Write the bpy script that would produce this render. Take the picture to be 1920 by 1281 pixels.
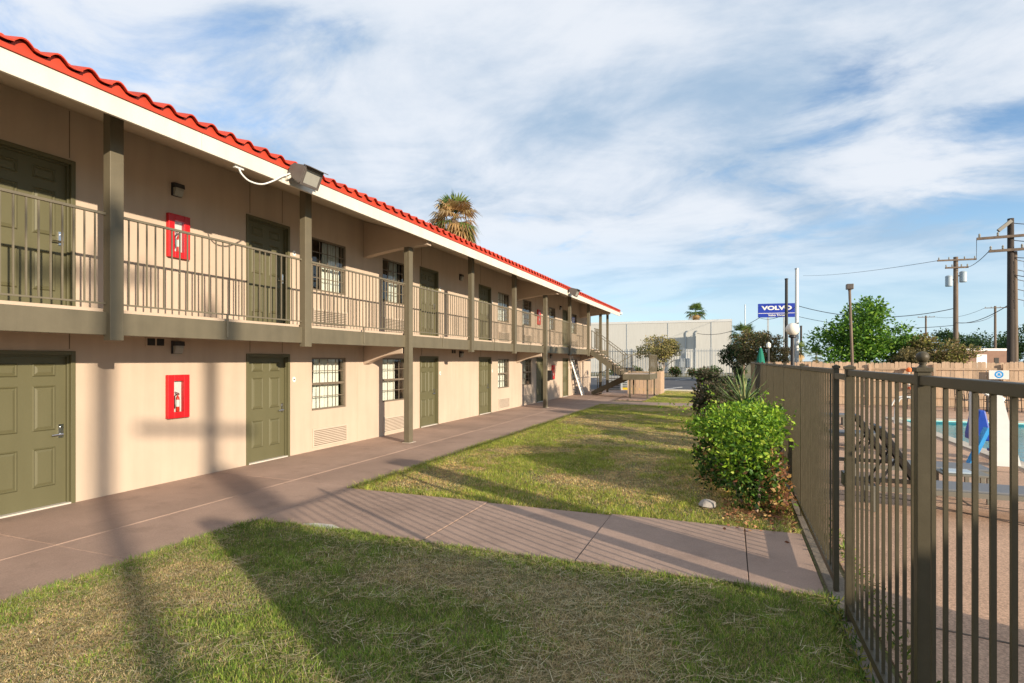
import bpy, math, random
import numpy as np
from mathutils import Vector, Matrix
random.seed(7); rng = np.random.default_rng(11)
R = math.radians
for o in list(bpy.data.objects): bpy.data.objects.remove(o)
sc = bpy.context.scene
C = sc.collection

# ------------------------------------------------------------------ camera
cam = bpy.data.cameras.new('camera'); camo = bpy.data.objects.new('camera', cam); C.objects.link(camo)
FPX, VX, HY, CAMH = 1050.0, 1372.0, 676.3, 1.95
cam.sensor_width = 36.0; cam.lens = 36.0 * FPX / 1920.0
cam.shift_y = (HY - 640.5) / 1920.0
cam.clip_start = 0.05; cam.clip_end = 5000
YAW = math.atan((VX - 960) / FPX)
camo.location = (0, 0, CAMH); camo.rotation_euler = (R(90), 0, YAW)
sc.camera = camo
S_, C_ = math.sin(YAW), math.cos(YAW)
def at(u, v, d):
    """photo pixel + depth along the lens axis -> point in the place"""
    a = (u - 960) / FPX
    return Vector(((a * C_ - S_) * d, (a * S_ + C_) * d, CAMH + (HY - v) / FPX * d))

# ------------------------------------------------------------------ light
LDIR = Vector((-1, .565, -.297)).normalized()
ELEV = math.asin(-LDIR.z); AZ = math.atan2(-LDIR.x, -LDIR.y)
sun = bpy.data.lights.new('sun', 'SUN'); sun.energy = 5.0; sun.angle = R(.53); sun.color = (1, .85, .66)
suno = bpy.data.objects.new('sun', sun); C.objects.link(suno)
suno.rotation_euler = LDIR.to_track_quat('-Z', 'Y').to_euler(); suno.location = (30, -20, 25)
world = bpy.data.worlds.new('World'); sc.world = world; world.use_nodes = True
wn, wl = world.node_tree.nodes, world.node_tree.links
wn.clear()
def N(t, **k):
    n = wn.new(t)
    for a, b in k.items(): setattr(n, a, b)
    return n
def M_(op, a, b=None, clamp=False):
    n = N('ShaderNodeMath', operation=op, use_clamp=clamp)
    for i, q in enumerate((a, b)):
        if q is None: continue
        if isinstance(q, (int, float)): n.inputs[i].default_value = q
        else: wl.new(q, n.inputs[i])
    return n.outputs[0]
sky = N('ShaderNodeTexSky', sky_type='NISHITA'); sky.sun_disc = False
sky.sun_elevation = ELEV; sky.sun_rotation = AZ; sky.air_density = 1.0; sky.dust_density = .05; sky.ozone_density = 3.0
tc = N('ShaderNodeTexCoord'); sp = N('ShaderNodeSeparateXYZ'); wl.new(tc.outputs['Generated'], sp.inputs[0])
zz = M_('ADD', M_('MAXIMUM', sp.outputs[2], 0.0), .16)
cx = M_('DIVIDE', sp.outputs[0], zz); cy = M_('DIVIDE', sp.outputs[1], zz)
cb = N('ShaderNodeCombineXYZ'); wl.new(cx, cb.inputs[0]); wl.new(cy, cb.inputs[1])
def cloud_noise(scale, detail, rough, off, dist=0.0, sx=1.0, sy=1.0, rot=0.0):
    mp = N('ShaderNodeMapping'); mp.inputs['Location'].default_value = off
    mp.inputs['Scale'].default_value = (sx, sy, 1); mp.inputs['Rotation'].default_value = (0, 0, rot)
    wl.new(cb.outputs[0], mp.inputs[0])
    n = N('ShaderNodeTexNoise'); n.inputs['Scale'].default_value = scale; n.inputs['Detail'].default_value = detail
    n.inputs['Roughness'].default_value = rough; n.inputs['Distortion'].default_value = dist
    wl.new(mp.outputs[0], n.inputs['Vector']); return n.outputs[0]
def ramp(src, a, b):
    n = N('ShaderNodeMapRange', interpolation_type='SMOOTHSTEP'); n.inputs[1].default_value = a; n.inputs[2].default_value = b
    wl.new(src, n.inputs[0]); return n.outputs[0]
CO = (6.7, 8.2, 0)
big = cloud_noise(.50, 4, .5, CO, .35, 1, 1.15, .55)
fine = cloud_noise(1.7, 12, .60, (CO[0] * 2, CO[1], 4), .45, 1, 1.3, .55)
dens = M_('ADD', M_('MULTIPLY', big, .56), M_('MULTIPLY', fine, .48))
cover = ramp(dens, .385, .52)
soft = cloud_noise(.75, 7, .58, (CO[0] + 5.3, CO[1] + 2.2, 9), .5, 1, 1.45, .55)
shade = ramp(M_('SUBTRACT', M_('ADD', M_('MULTIPLY', soft, .75), M_('MULTIPLY', fine, .55)), M_('MULTIPLY', dens, .25)), .36, .62)
ccol = N('ShaderNodeMixRGB'); wl.new(shade, ccol.inputs[0])
ccol.inputs[1].default_value = (.36, .50, .67, 1); ccol.inputs[2].default_value = (.80, .84, .90, 1)
skyb = N('ShaderNodeMixRGB', blend_type='MULTIPLY'); skyb.inputs[0].default_value = 1
wl.new(sky.outputs[0], skyb.inputs[1]); skyb.inputs[2].default_value = (1.0, 1.0, 1.0, 1)
bg1 = N('ShaderNodeBackground'); bg1.inputs[1].default_value = .14; wl.new(skyb.outputs[0], bg1.inputs[0])
bg2 = N('ShaderNodeBackground'); bg2.inputs[1].default_value = .70; wl.new(ccol.outputs[0], bg2.inputs[0])
mixw = N('ShaderNodeMixShader')
wl.new(M_('MULTIPLY', cover, M_('ADD', M_('MULTIPLY', ramp(sp.outputs[2], .03, .24), .62), .33)), mixw.inputs[0])
veil = N('ShaderNodeMixShader'); bg3 = N('ShaderNodeBackground'); bg3.inputs[0].default_value = (.50, .68, .82, 1); bg3.inputs[1].default_value = .74
wl.new(M_('MULTIPLY', M_('SUBTRACT', 1.0, ramp(sp.outputs[2], -.02, .26)), .80), veil.inputs[0])
wl.new(bg1.outputs[0], mixw.inputs[1]); wl.new(bg2.outputs[0], mixw.inputs[2])
wo = N('ShaderNodeOutputWorld'); wl.new(mixw.outputs[0], veil.inputs[1]); wl.new(bg3.outputs[0], veil.inputs[2]); wl.new(veil.outputs[0], wo.inputs[0])
sc.view_settings.view_transform = 'Standard'; sc.view_settings.look = 'None'
sc.view_settings.exposure = .62; sc.view_settings.gamma = 1.0; sc.view_settings.use_curve_mapping = False
sc.render.engine = 'CYCLES'
sc.cycles.max_bounces = 8; sc.cycles.transparent_max_bounces = 24

# ------------------------------------------------------------------ materials
MATS = {}
def newmat(name):
    m = bpy.data.materials.new(name); m.use_nodes = True; m.node_tree.nodes.clear(); MATS[name] = m
    return m, m.node_tree.nodes, m.node_tree.links
def lerp3(c, k): return tuple(min(1, max(0, x * k)) for x in c)
def pm(name, col, rough=.6, var=.12, scale=2.5, bump=.15, bscale=60, metal=0.0, rnd=0.0, spec=.4, col2=None, speck=0.0, dscale=.5, stretch=(1, 1, 1), streak=0.0, blot=0.0):
    m, n, l = newmat(name)
    out = n.new('ShaderNodeOutputMaterial'); b = n.new('ShaderNodeBsdfPrincipled'); l.new(b.outputs[0], out.inputs[0])
    b.inputs['Roughness'].default_value = rough; b.inputs['Metallic'].default_value = metal
    b.inputs['Specular IOR Level'].default_value = spec
    g = n.new('ShaderNodeNewGeometry'); mp = n.new('ShaderNodeMapping'); mp.inputs['Scale'].default_value = stretch
    l.new(g.outputs['Position'], mp.inputs[0])
    def noise(s, d=6, r=.6):
        q = n.new('ShaderNodeTexNoise'); q.inputs['Scale'].default_value = s; q.inputs['Detail'].default_value = d
        q.inputs['Roughness'].default_value = r; l.new(mp.outputs[0], q.inputs['Vector']); return q
    n1 = noise(scale); rp = n.new('ShaderNodeMapRange'); rp.inputs[1].default_value = .3; rp.inputs[2].default_value = .7
    l.new(n1.outputs[0], rp.inputs[0])
    mx = n.new('ShaderNodeMixRGB'); l.new(rp.outputs[0], mx.inputs[0])
    mx.inputs[1].default_value = (*lerp3(col, 1 - var), 1); mx.inputs[2].default_value = (*(col2 or lerp3(col, 1 + var)), 1)
    last = mx.outputs[0]
    if speck:
        n2 = noise(bscale * .7, 3, .7); r2 = n.new('ShaderNodeMapRange'); r2.inputs[1].default_value = .35; r2.inputs[2].default_value = .65
        r2.inputs[3].default_value = 1 - speck; r2.inputs[4].default_value = 1 + speck; l.new(n2.outputs[0], r2.inputs[0])
        m2 = n.new('ShaderNodeVectorMath'); m2.operation = 'SCALE'; l.new(last, m2.inputs[0]); l.new(r2.outputs[0], m2.inputs['Scale']); last = m2.outputs[0]
    if streak:
        mp3 = n.new('ShaderNodeMapping'); mp3.inputs['Scale'].default_value = (2.2, 2.2, .22); l.new(g.outputs['Position'], mp3.inputs[0])
        n4 = n.new('ShaderNodeTexNoise'); n4.inputs['Scale'].default_value = 2.4; n4.inputs['Detail'].default_value = 7; l.new(mp3.outputs[0], n4.inputs['Vector'])
        r4 = n.new('ShaderNodeMapRange'); r4.inputs[1].default_value = .35; r4.inputs[2].default_value = .62
        r4.inputs[3].default_value = 1 - streak; r4.inputs[4].default_value = 1; l.new(n4.outputs[0], r4.inputs[0])
        m4 = n.new('ShaderNodeVectorMath'); m4.operation = 'SCALE'; l.new(last, m4.inputs[0]); l.new(r4.outputs[0], m4.inputs['Scale']); last = m4.outputs[0]
    if blot:    # stains: a few darker patches and thin pale scuffs
        for sc_n, lo_, hi_n, k0, k1 in ((2.3, .54, .66, 1.0, 1 - blot), (5.5, .62, .70, 1.0, 1 + blot * 1.1), (17.0, .64, .72, 1.0, 1 - blot * 1.2)):
            n5 = noise(sc_n, 8, .68); r5 = n.new('ShaderNodeMapRange'); r5.inputs[1].default_value = lo_; r5.inputs[2].default_value = hi_n; r5.inputs[3].default_value = k0; r5.inputs[4].default_value = k1
            l.new(n5.outputs[0], r5.inputs[0]); m5 = n.new('ShaderNodeVectorMath'); m5.operation = 'SCALE'; l.new(last, m5.inputs[0]); l.new(r5.outputs[0], m5.inputs['Scale']); last = m5.outputs[0]
    if rnd:
        oi = n.new('ShaderNodeObjectInfo'); r3 = n.new('ShaderNodeMapRange'); r3.inputs[3].default_value = 1 - rnd; r3.inputs[4].default_value = 1 + rnd
        l.new(oi.outputs['Random'], r3.inputs[0]); m3 = n.new('ShaderNodeVectorMath'); m3.operation = 'SCALE'
        l.new(last, m3.inputs[0]); l.new(r3.outputs[0], m3.inputs['Scale']); last = m3.outputs[0]
    l.new(last, b.inputs['Base Color'])
    if bump:
        n3 = noise(bscale, 5, .65); bp = n.new('ShaderNodeBump'); bp.inputs['Strength'].default_value = bump; bp.inputs['Distance'].default_value = .01
        l.new(n3.outputs[0], bp.inputs['Height']); l.new(bp.outputs[0], b.inputs['Normal'])
    rr = n.new('ShaderNodeMapRange'); rr.inputs[3].default_value = max(0, rough - .08); rr.inputs[4].default_value = min(1, rough + .12)
    l.new(n1.outputs[0], rr.inputs[0]); l.new(rr.outputs[0], b.inputs['Roughness'])
    return m
def leafmat(name, trans=.35, rough=.5):
    m, n, l = newmat(name)
    out = n.new('ShaderNodeOutputMaterial'); at_ = n.new('ShaderNodeAttribute'); at_.attribute_name = 'col'
    b = n.new('ShaderNodeBsdfPrincipled'); b.inputs['Roughness'].default_value = rough; b.inputs['Specular IOR Level'].default_value = .3
    t = n.new('ShaderNodeBsdfTranslucent'); mx = n.new('ShaderNodeMixShader'); mx.inputs[0].default_value = trans
    l.new(at_.outputs['Color'], b.inputs['Base Color']); l.new(at_.outputs['Color'], t.inputs[0])
    l.new(b.outputs[0], mx.inputs[1]); l.new(t.outputs[0], mx.inputs[2]); l.new(mx.outputs[0], out.inputs[0]); return m
def glassmat(name, tint=(.9, .95, .95), refl=1.0, ior=1.5, wave=0.0):
    m, n, l = newmat(name)
    out = n.new('ShaderNodeOutputMaterial'); t = n.new('ShaderNodeBsdfTransparent'); t.inputs[0].default_value = (*tint, 1)
    g = n.new('ShaderNodeBsdfGlossy'); g.inputs['Roughness'].default_value = .02
    fr = n.new('ShaderNodeFresnel'); fr.inputs[0].default_value = ior
    mu = n.new('ShaderNodeMath'); mu.operation = 'MULTIPLY'; mu.use_clamp = True; mu.inputs[1].default_value = refl; l.new(fr.outputs[0], mu.inputs[0])
    mx = n.new('ShaderNodeMixShader'); l.new(mu.outputs[0], mx.inputs[0]); l.new(t.outputs[0], mx.inputs[1]); l.new(g.outputs[0], mx.inputs[2]); l.new(mx.outputs[0], out.inputs[0])
    if wave:
        ge = n.new('ShaderNodeNewGeometry'); q = n.new('ShaderNodeTexNoise'); q.inputs['Scale'].default_value = 3.5; q.inputs['Detail'].default_value = 4
        l.new(ge.outputs['Position'], q.inputs['Vector']); bp = n.new('ShaderNodeBump'); bp.inputs['Strength'].default_value = wave; bp.inputs['Distance'].default_value = .05
        l.new(q.outputs[0], bp.inputs['Height']); l.new(bp.outputs[0], g.inputs['Normal']); l.new(bp.outputs[0], fr.inputs['Normal'])
    return m
pm('stucco', (.475, .375, .288), .85, .045, .8, .25, 90, col2=(.505, .40, .31), streak=.07)
pm('stucco_trim', (.46, .36, .275), .8, .05, 1.2, .15, 90)
pm('olive', (.125, .107, .070), .55, .10, 3, .18, 70, rnd=.05, streak=.12)
pm('iron', (.070, .059, .036), .45, .12, 9, .12, 160, spec=.3)
pm('railing_paint', (.14, .12, .082), .45, .1, 6, .08, 160)
pm('door', (.105, .098, .050), .48, .06, 2, .12, 120, stretch=(1, 1, .25))
pm('fascia', (.60, .56, .485), .7, .05, 1.6, .12, 60, streak=.08)
pm('soffit', (.42, .36, .28), .8, .06, 1.5, .1, 70)
pm('tile', (.46, .046, .018), .55, .16, 3, .2, 80, rnd=.13)
pm('tile_trim', (.43, .044, .018), .55, .1, 3, .12, 80)
pm('concrete', (.345, .24, .186), .82, .17, .9, .35, 110, rnd=.07, speck=.13, blot=.16)
pm('curb', (.40, .35, .29), .9, .16, 3, .3, 90, speck=.12)
pm('footing', (.20, .165, .125), .92, .25, 5, .4, 70, speck=.2)
pm('grit', (.13, .10, .075), .95, .3, 14, .5, 140, speck=.3)
pm('soil', (.25, .185, .095), .95, .3, 1.3, .5, 45, col2=(.12, .14, .04), speck=.35)
pm('far_ground', (.16, .14, .07), .95, .25, .12, .2, 6)
pm('asphalt', (.075, .075, .08), .9, .15, .6, .3, 60, speck=.15)
pm('road_paint', (.72, .72, .70), .7, .12, 6, .1, 60)
pm('yellow_paint', (.62, .43, .02), .6, .1, 4, .1, 60)
pm('pale_kerb', (.52, .48, .42), .85, .1, 2, .2, 60)
pm('white_metal', (.55, .555, .55), .5, .03, .7, .05, 20)
pm('warehouse', (.50, .495, .465), .6, .035, .25, .03, 20, streak=.05)
pm('galv', (.40, .43, .45), .4, .1, 4, .08, 60, metal=.4)
pm('dark_metal', (.03, .031, .034), .4, .15, 6, .1, 90)
pm('black', (.012, .012, .013), .5, .1, 6, .05, 60)
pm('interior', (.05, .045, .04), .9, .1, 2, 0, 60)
pm('red', (.50, .008, .012), .35, .05, 6, .06, 90, spec=.5)
pm('ext_red', (.55, .03, .012), .3, .05, 6, 0, 60)
pm('white', (.64, .64, .62), .5, .04, 6, .05, 60)
pm('plaque', (.78, .77, .73), .4, .04, 20, .03, 60)
pm('lens', (.30, .295, .26), .3, .05, 12, .1, 90)
pm('lamp_bronze', (.10, .085, .075), .45, .1, 8, .08, 80)
pm('globe', (.72, .68, .60), .35, .02, 4, 0, 60)
pm('chrome', (.6, .6, .6), .18, .05, 6, 0, 60, metal=1)
pm('brass', (.5, .45, .36), .3, .05, 6, 0, 60, metal=1)
pm('curtain', (.72, .70, .63), .9, .04, 3, .05, 40)
pm('window_frame', (.16, .125, .09), .5, .1, 5, .1, 60)
pm('grille', (.50, .41, .325), .7, .05, 3, .08, 60)
pm('wood_fence', (.44, .315, .215), .85, .16, 3, .3, 50, rnd=.13, stretch=(1, 1, .15), speck=.1)
pm('pole_wood', (.16, .12, .09), .9, .25, 6, .5, 40, stretch=(1, 1, .12))
pm('pole_dark', (.050, .040, .034), .9, .25, 6, .5, 40, stretch=(1, 1, .12))
pm('bark', (.16, .12, .085), .95, .3, 6, .6, 30, stretch=(1, 1, .3))
pm('pale_bark', (.33, .25, .19), .9, .2, 6, .4, 30, stretch=(1, 1, .3))
pm('pebble', (.47, .30, .20), .85, .18, 1.0, .6, 75, speck=.34)
pm('coping', (.50, .44, .36), .8, .08, 3, .2, 70)
pm('pool_tile', (.30, .80, .85), .5, .08, 3, .1, 30)
pm('lounger_grey', (.15, .155, .165), .6, .06, 6, .15, 200)
pm('lounger_frame', (.16, .15, .125), .5, .06, 6, .05, 80)
pm('lift_blue', (.008, .055, .36), .4, .08, 6, .05, 60)
pm('lift_sky', (.02, .26, .60), .45, .08, 6, .05, 60)
pm('sign_blue', (.006, .03, .30), .4, .05, .6, 0, 60)
pm('orange', (.80, .16, .03), .5, .05, 6, .05, 60)
pm('green_cloth', (.006, .15, .10), .8, .12, 6, .2, 60)
pm('brick_far', (.22, .13, .095), .9, .12, 2, .1, 20)
pm('wire', (.025, .025, .03), .6, .1, 6, 0, 60)
pm('car_paint', (.02, .025, .045), .22, .05, 3, 0, 60, spec=.7)
pm('tyre', (.012, .012, .012), .8, .1, 6, .1, 60)
pm('ladder', (.70, .71, .70), .35, .05, 6, .05, 60)
pm('stone', (.34, .31, .28), .9, .2, 6, .4, 30)
pm('far_roof', (.14, .12, .11), .9, .1, 1, .1, 10)
pm('transformer', (.38, .45, .50), .5, .08, 3, .05, 40)
leafmat('leaf', .32); leafmat('grass_blade', .36, .6); leafmat('dry_leaf', .15, .7)
glassmat('glass', (.88, .93, .92), 1.6); glassmat('water', (.74, .96, .97), .9, 1.33, .35)

# ------------------------------------------------------------------ helpers
ORG = {}
def V(*a): return Vector(a)
def thing(name, label, cat, loc=(0, 0, 0), group=None):
    o = bpy.data.objects.new(name, None); C.objects.link(o); o.location = loc; o.empty_display_size = .2
    tag(o, label, cat, group); ORG[o] = Vector(loc); return o
def tag(o, label, cat, group=None):
    o['label'] = label; o['category'] = cat
    if group: o['group'] = group
    return o
def place(name, mesh, mat, parent=None, loc=(0, 0, 0)):
    """object with given mesh (local coords) at a world position, under parent"""
    o = bpy.data.objects.new(name, mesh); C.objects.link(o)
    if mat and not mesh.materials: mesh.materials.append(MATS[mat])
    loc = Vector(loc); ORG[o] = loc
    if parent: o.parent = parent; o.location = loc - ORG[parent]
    else: o.location = loc
    return o
def bev(o, w, seg=2):
    b = o.modifiers.new('bevel', 'BEVEL'); b.width = w; b.segments = seg; b.limit_method = 'ANGLE'; b.angle_limit = R(40); return o
class MB:
    def __init__(s): s.v = []; s.f = []; s.sm = False
    def add(s, vs, fs):
        k = len(s.v); s.v += [tuple(q) for q in vs]; s.f += [tuple(i + k for i in f) for f in fs]; return s
    def box(s, x0, x1, y0, y1, z0, z1):
        return s.add([(x0, y0, z0), (x1, y0, z0), (x1, y1, z0), (x0, y1, z0), (x0, y0, z1), (x1, y0, z1), (x1, y1, z1), (x0, y1, z1)],
                     [(0, 3, 2, 1), (4, 5, 6, 7), (0, 1, 5, 4), (1, 2, 6, 5), (2, 3, 7, 6), (3, 0, 4, 7)])
    def bar(s, p, q, w, h, up=(0, 0, 1)):
        p, q = Vector(p), Vector(q); d = (q - p).normalized(); up = Vector(up)
        if abs(d.dot(up)) > .98: up = Vector((0, 1, 0))
        a = d.cross(up).normalized() * (w / 2); b = a.normalized().cross(d).normalized() * (h / 2)
        vs = [p - a - b, p + a - b, p + a + b, p - a + b, q - a - b, q + a - b, q + a + b, q - a + b]
        return s.add(vs, [(0, 1, 2, 3), (7, 6, 5, 4), (0, 4, 5, 1), (1, 5, 6, 2), (2, 6, 7, 3), (3, 7, 4, 0)])
    def tube(s, pts, r, n=8, r1=None):
        pts = [Vector(p) for p in pts]; k = len(pts); s.sm = True
        ref = None; rings = []
        for i, p in enumerate(pts):
            d = ((pts[min(i + 1, k - 1)] - pts[max(i - 1, 0)])).normalized()
            if ref is None: ref = d.orthogonal().normalized()
            else:
                ref = ref - d * ref.dot(d)
                ref = ref.normalized() if ref.length > 1e-6 else d.orthogonal().normalized()
            b = d.cross(ref); rr = r if r1 is None else r + (r1 - r) * i / max(1, k - 1)
            rings.append([p + (ref * math.cos(2 * math.pi * j / n) + b * math.sin(2 * math.pi * j / n)) * rr for j in range(n)])
        vs = [q for ring in rings for q in ring]; fs = []
        for i in range(k - 1):
            for j in range(n): fs.append((i * n + j, i * n + (j + 1) % n, (i + 1) * n + (j + 1) % n, (i + 1) * n + j))
        fs.append(tuple(range(n - 1, -1, -1))); fs.append(tuple((k - 1) * n + j for j in range(n)))
        return s.add(vs, fs)
    def prism(s, poly, axis, a, b):
        """poly: 2-D outline; extruded along axis from a to b"""
        def mk(p, t): return {'x': (t, p[0], p[1]), 'y': (p[0], t, p[1]), 'z': (p[0], p[1], t)}[axis]
        n = len(poly); vs = [mk(p, a) for p in poly] + [mk(p, b) for p in poly]
        fs = [tuple(range(n - 1, -1, -1)), tuple(range(n, 2 * n))] + [(i, (i + 1) % n, n + (i + 1) % n, n + i) for i in range(n)]
        return s.add(vs, fs)
    def lathe(s, prof, c=(0, 0, 0), n=16):
        s.sm = True; vs = []; fs = []; k = len(prof)
        for r, z in prof:
            for j in range(n): vs.append((c[0] + r * math.cos(2 * math.pi * j / n), c[1] + r * math.sin(2 * math.pi * j / n), c[2] + z))
        for i in range(k - 1):
            for j in range(n): fs.append((i * n + j, i * n + (j + 1) % n, (i + 1) * n + (j + 1) % n, (i + 1) * n + j))
        fs.append(tuple(range(n - 1, -1, -1))); fs.append(tuple((k - 1) * n + j for j in range(n)))
        return s.add(vs, fs)
    def mesh(s, name, mat=None, origin=(0, 0, 0), smooth=None):
        ox, oy, oz = origin
        me = bpy.data.meshes.new(name); me.from_pydata([(x - ox, y - oy, z - oz) for x, y, z in s.v], [], s.f); me.validate()
        if mat: me.materials.append(MATS[mat])
        if s.sm if smooth is None else smooth:
            import bmesh
            bm = bmesh.new(); bm.from_mesh(me); bmesh.ops.recalc_face_normals(bm, faces=bm.faces)
            for f in bm.faces: f.smooth = True
            for e in bm.edges: e.smooth = not (len(e.link_faces) == 2 and e.calc_face_angle(0) > R(42))
            bm.to_mesh(me); bm.free()
        else:
            import bmesh
            bm = bmesh.new(); bm.from_mesh(me); bmesh.ops.recalc_face_normals(bm, faces=bm.faces); bm.to_mesh(me); bm.free()
        return me
    def build(s, name, mat, parent=None, smooth=None):
        a = np.array(s.v); lo, hi = a.min(0), a.max(0)
        o = ((lo[0] + hi[0]) / 2, (lo[1] + hi[1]) / 2, lo[2])
        return place(name, s.mesh(name, mat, o, smooth), None, parent, o)
def struct(o): o['kind'] = 'structure'; return o
def stuff(o): o['kind'] = 'stuff'; return o
def dup(root, loc, rz=None, label=None, group=None, parent=None):
    r = root.copy(); C.objects.link(r); r.location = loc
    if rz is not None: r.rotation_euler = (0, 0, rz)
    if label: r['label'] = label
    if group: r['group'] = group
    for ch in list(root.children):
        c = ch.copy(); C.objects.link(c); c.parent = r
        for g in ch.children: d = g.copy(); C.objects.link(d); d.parent = c
    ORG[r] = Vector(loc); return r
def arrmesh(name, verts, faces, mat, col=None):
    """fast mesh from numpy arrays; faces (m,k) all of one size; col per vertex"""
    verts = np.asarray(verts, np.float32); faces = np.asarray(faces, np.int32)
    me = bpy.data.meshes.new(name); m, k = faces.shape
    me.vertices.add(len(verts)); me.vertices.foreach_set('co', verts.ravel())
    me.loops.add(m * k); me.loops.foreach_set('vertex_index', faces.ravel())
    me.polygons.add(m); me.polygons.foreach_set('loop_start', np.arange(0, m * k, k, dtype=np.int32))
    me.update(calc_edges=True)
    if col is not None:
        a = me.color_attributes.new('col', 'FLOAT_COLOR', 'POINT')
        c4 = np.ones((len(verts), 4), np.float32); c4[:, :3] = col; a.data.foreach_set('color', c4.ravel())
    me.materials.append(MATS[mat]); return me
def vnoise(x, y, cell, seed):
    g = np.random.default_rng(seed).random((257, 257)); fx = x / cell + 1000.0; fy = y / cell + 1000.0
    ix = np.floor(fx).astype(int); iy = np.floor(fy).astype(int); tx = fx - ix; ty = fy - iy
    tx = tx * tx * (3 - 2 * tx); ty = ty * ty * (3 - 2 * ty); A = lambda i, j: g[i % 257, j % 257]
    return (A(ix, iy) * (1 - tx) + A(ix + 1, iy) * tx) * (1 - ty) + (A(ix, iy + 1) * (1 - tx) + A(ix + 1, iy + 1) * tx) * ty

# ------------------------------------------------------------------ ground and paving
WX, BX, EX = -8.4, -7.2, -6.5           # wall, balcony edge, eave
LX0, LX1 = -5.47, .70                   # lawn between the walkway and the fence
GH = (5.2, 13.4, 9.1, 22.1)             # left open where the pool is sunk
gx, gy = (-900, GH[0], GH[1], 900), (-300, GH[2], GH[3], 1800)
g = MB(); g.add([(x, y, -.05) for y in gy for x in gx], [(j * 4 + i, j * 4 + i + 1, j * 4 + i + 5, j * 4 + i + 4) for j in range(3) for i in range(3) if (i, j) != (1, 1)])
struct(g.build('ground', 'far_ground'))
lawn_rects = [(LX0, LX1, -3.5, 5.27), (LX0, LX1, 7.09, 24.9), (-3.9, 1.2, 26.72, 37.5)]
for r in lawn_rects:
    m = MB(); m.box(r[0], r[1], r[2], r[3], -.2, -.022); struct(m.build('lawn_soil', 'soil'))
wk = struct(MB().box(-9.0, LX0 + .02, -3.5, 38, -.3, -.016).build('walkway', 'grit'))
def slab(par, x0, x1, y0, y1, dz=0):
    m = MB(); j = lambda: random.uniform(-.004, .004)
    m.box(x0, x1, y0, y1, -.12, dz); q = m.v
    m.v = [(a + (j() if k > 3 else 0), b + (j() if k > 3 else 0), c + (j() * .5 if k > 3 else 0)) for k, (a, b, c) in enumerate(q)]
    return bev(m.build('slab', 'concrete', par), .004)
ys = [-3.4, .2, 3.75, 7.2, 10.7, 14.2, 17.7, 21.2, 24.7, 28.2, 31.7, 35.2, 37.8]
for a, b in zip(ys[:-1], ys[1:]):
    slab(wk, WX - .1, -6.657, a + .003, b - .003, .001); slab(wk, -6.650, LX0, a + .003, b - .003, -.003)
for a, b in ((28.2, 31.7), (31.7, 35.2)): slab(wk, LX0 + .01, -3.92, a + .003, b - .003, .002)
cw = struct(MB().box(LX0 - .0, .74, 5.29, 7.07, -.3, -.018).build('cross_path', 'grit'))
xs = [LX0 + .012, -4.43, -3.12, -1.42, .14, .74]
for k, (a, b) in enumerate(zip(xs[:-1], xs[1:])): slab(cw, a + .006, b - .006, 5.28 + .02 * (k % 2), 7.08 - .015 * (k % 3), (.0, .006, -.002, .004, 0)[k])
cw2 = struct(MB().box(LX0, .74, 24.92, 26.7, -.3, -.018).build('cross_path', 'grit'))
for k in range(4): slab(cw2, LX0 + .012 + k * 1.55, LX0 + k * 1.55 + 1.55, 24.9, 26.72, .002 * k)
MB().prism([(-4.75, 5.30), (-4.35, 5.27), (-4.25, 5.33), (-4.40, 5.40), (-4.62, 5.38)], 'z', -.01, .009).build('mortar_patch', 'pale_kerb', cw)
# footing strip under the iron fence, pool deck with the pool left open
struct(MB().box(.765, .93, -3.5, 28.2, -.2, .006).build('fence_footing', 'footing'))
PX0, PX1, PY0, PY1 = 5.15, 13.5, 9.0, 22.2
dk = MB(); struct(MB().box(.70, 1.0, -3.5, 28.5, -.2, -.02).build('fence_verge', 'soil'))
for x0, x1, y0, y1 in ((.975, PX0 - .3, -3.5, 28.6), (PX1 + .3, 26, -3.5, 28.6), (PX0 - .3, PX1 + .3, -3.5, PY0 - .3), (PX0 - .3, PX1 + .3, PY1 + .3, 28.6)):
    dk.box(x0, x1, y0, y1, -.25, -.004)
deck = struct(dk.build('pool_deck', 'pebble'))
jm = lambda p, q, w=.02: MB().bar((p[0], p[1], -.002), (q[0], q[1], -.002), w, .006).build('joint', 'grit', deck)
jm((1.0, 5.0), (4.8, 4.3)); jm((1.2, 10.4), (4.8, 6.8)); jm((1.4, 3.2), (5.0, 9.2), .018); jm((1.0, 9.4), (4.8, 9.2)); jm((1.0, 12.3), (4.8, 12.3)); jm((3.0, 9.3), (3.0, 28.0)); jm((1.0, 17.5), (4.8, 17.5)); jm((1.0, 23), (16, 23))
cp = MB()
for x0, x1, y0, y1 in ((PX0 - .3, PX0, PY0 - .3, PY1 + .3), (PX1, PX1 + .3, PY0 - .3, PY1 + .3), (PX0, PX1, PY0 - .3, PY0), (PX0, PX1, PY1, PY1 + .3)): cp.box(x0, x1, y0, y1, -.2, .03)
struct(cp.build('pool_coping', 'coping'))
bs = MB(); x0, x1, y0, y1, zb = PX0 + .002, PX1 - .002, PY0 + .002, PY1 - .002, -.42
bs.add([(x0, y0, zb), (x1, y0, zb), (x1, y1, zb), (x0, y1, zb), (x0, y0, -.02), (x1, y0, -.02), (x1, y1, -.02), (x0, y1, -.02)], [(0, 1, 2, 3), (0, 4, 5, 1), (1, 5, 6, 2), (2, 6, 7, 3), (3, 7, 4, 0)])
struct(bs.build('pool_basin', 'pool_tile'))
struct(MB().add([(x0, y0, -.1), (x1, y0, -.1), (x1, y1, -.1), (x0, y1, -.1)], [(0, 1, 2, 3)]).build('pool_water', 'water'))
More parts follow.
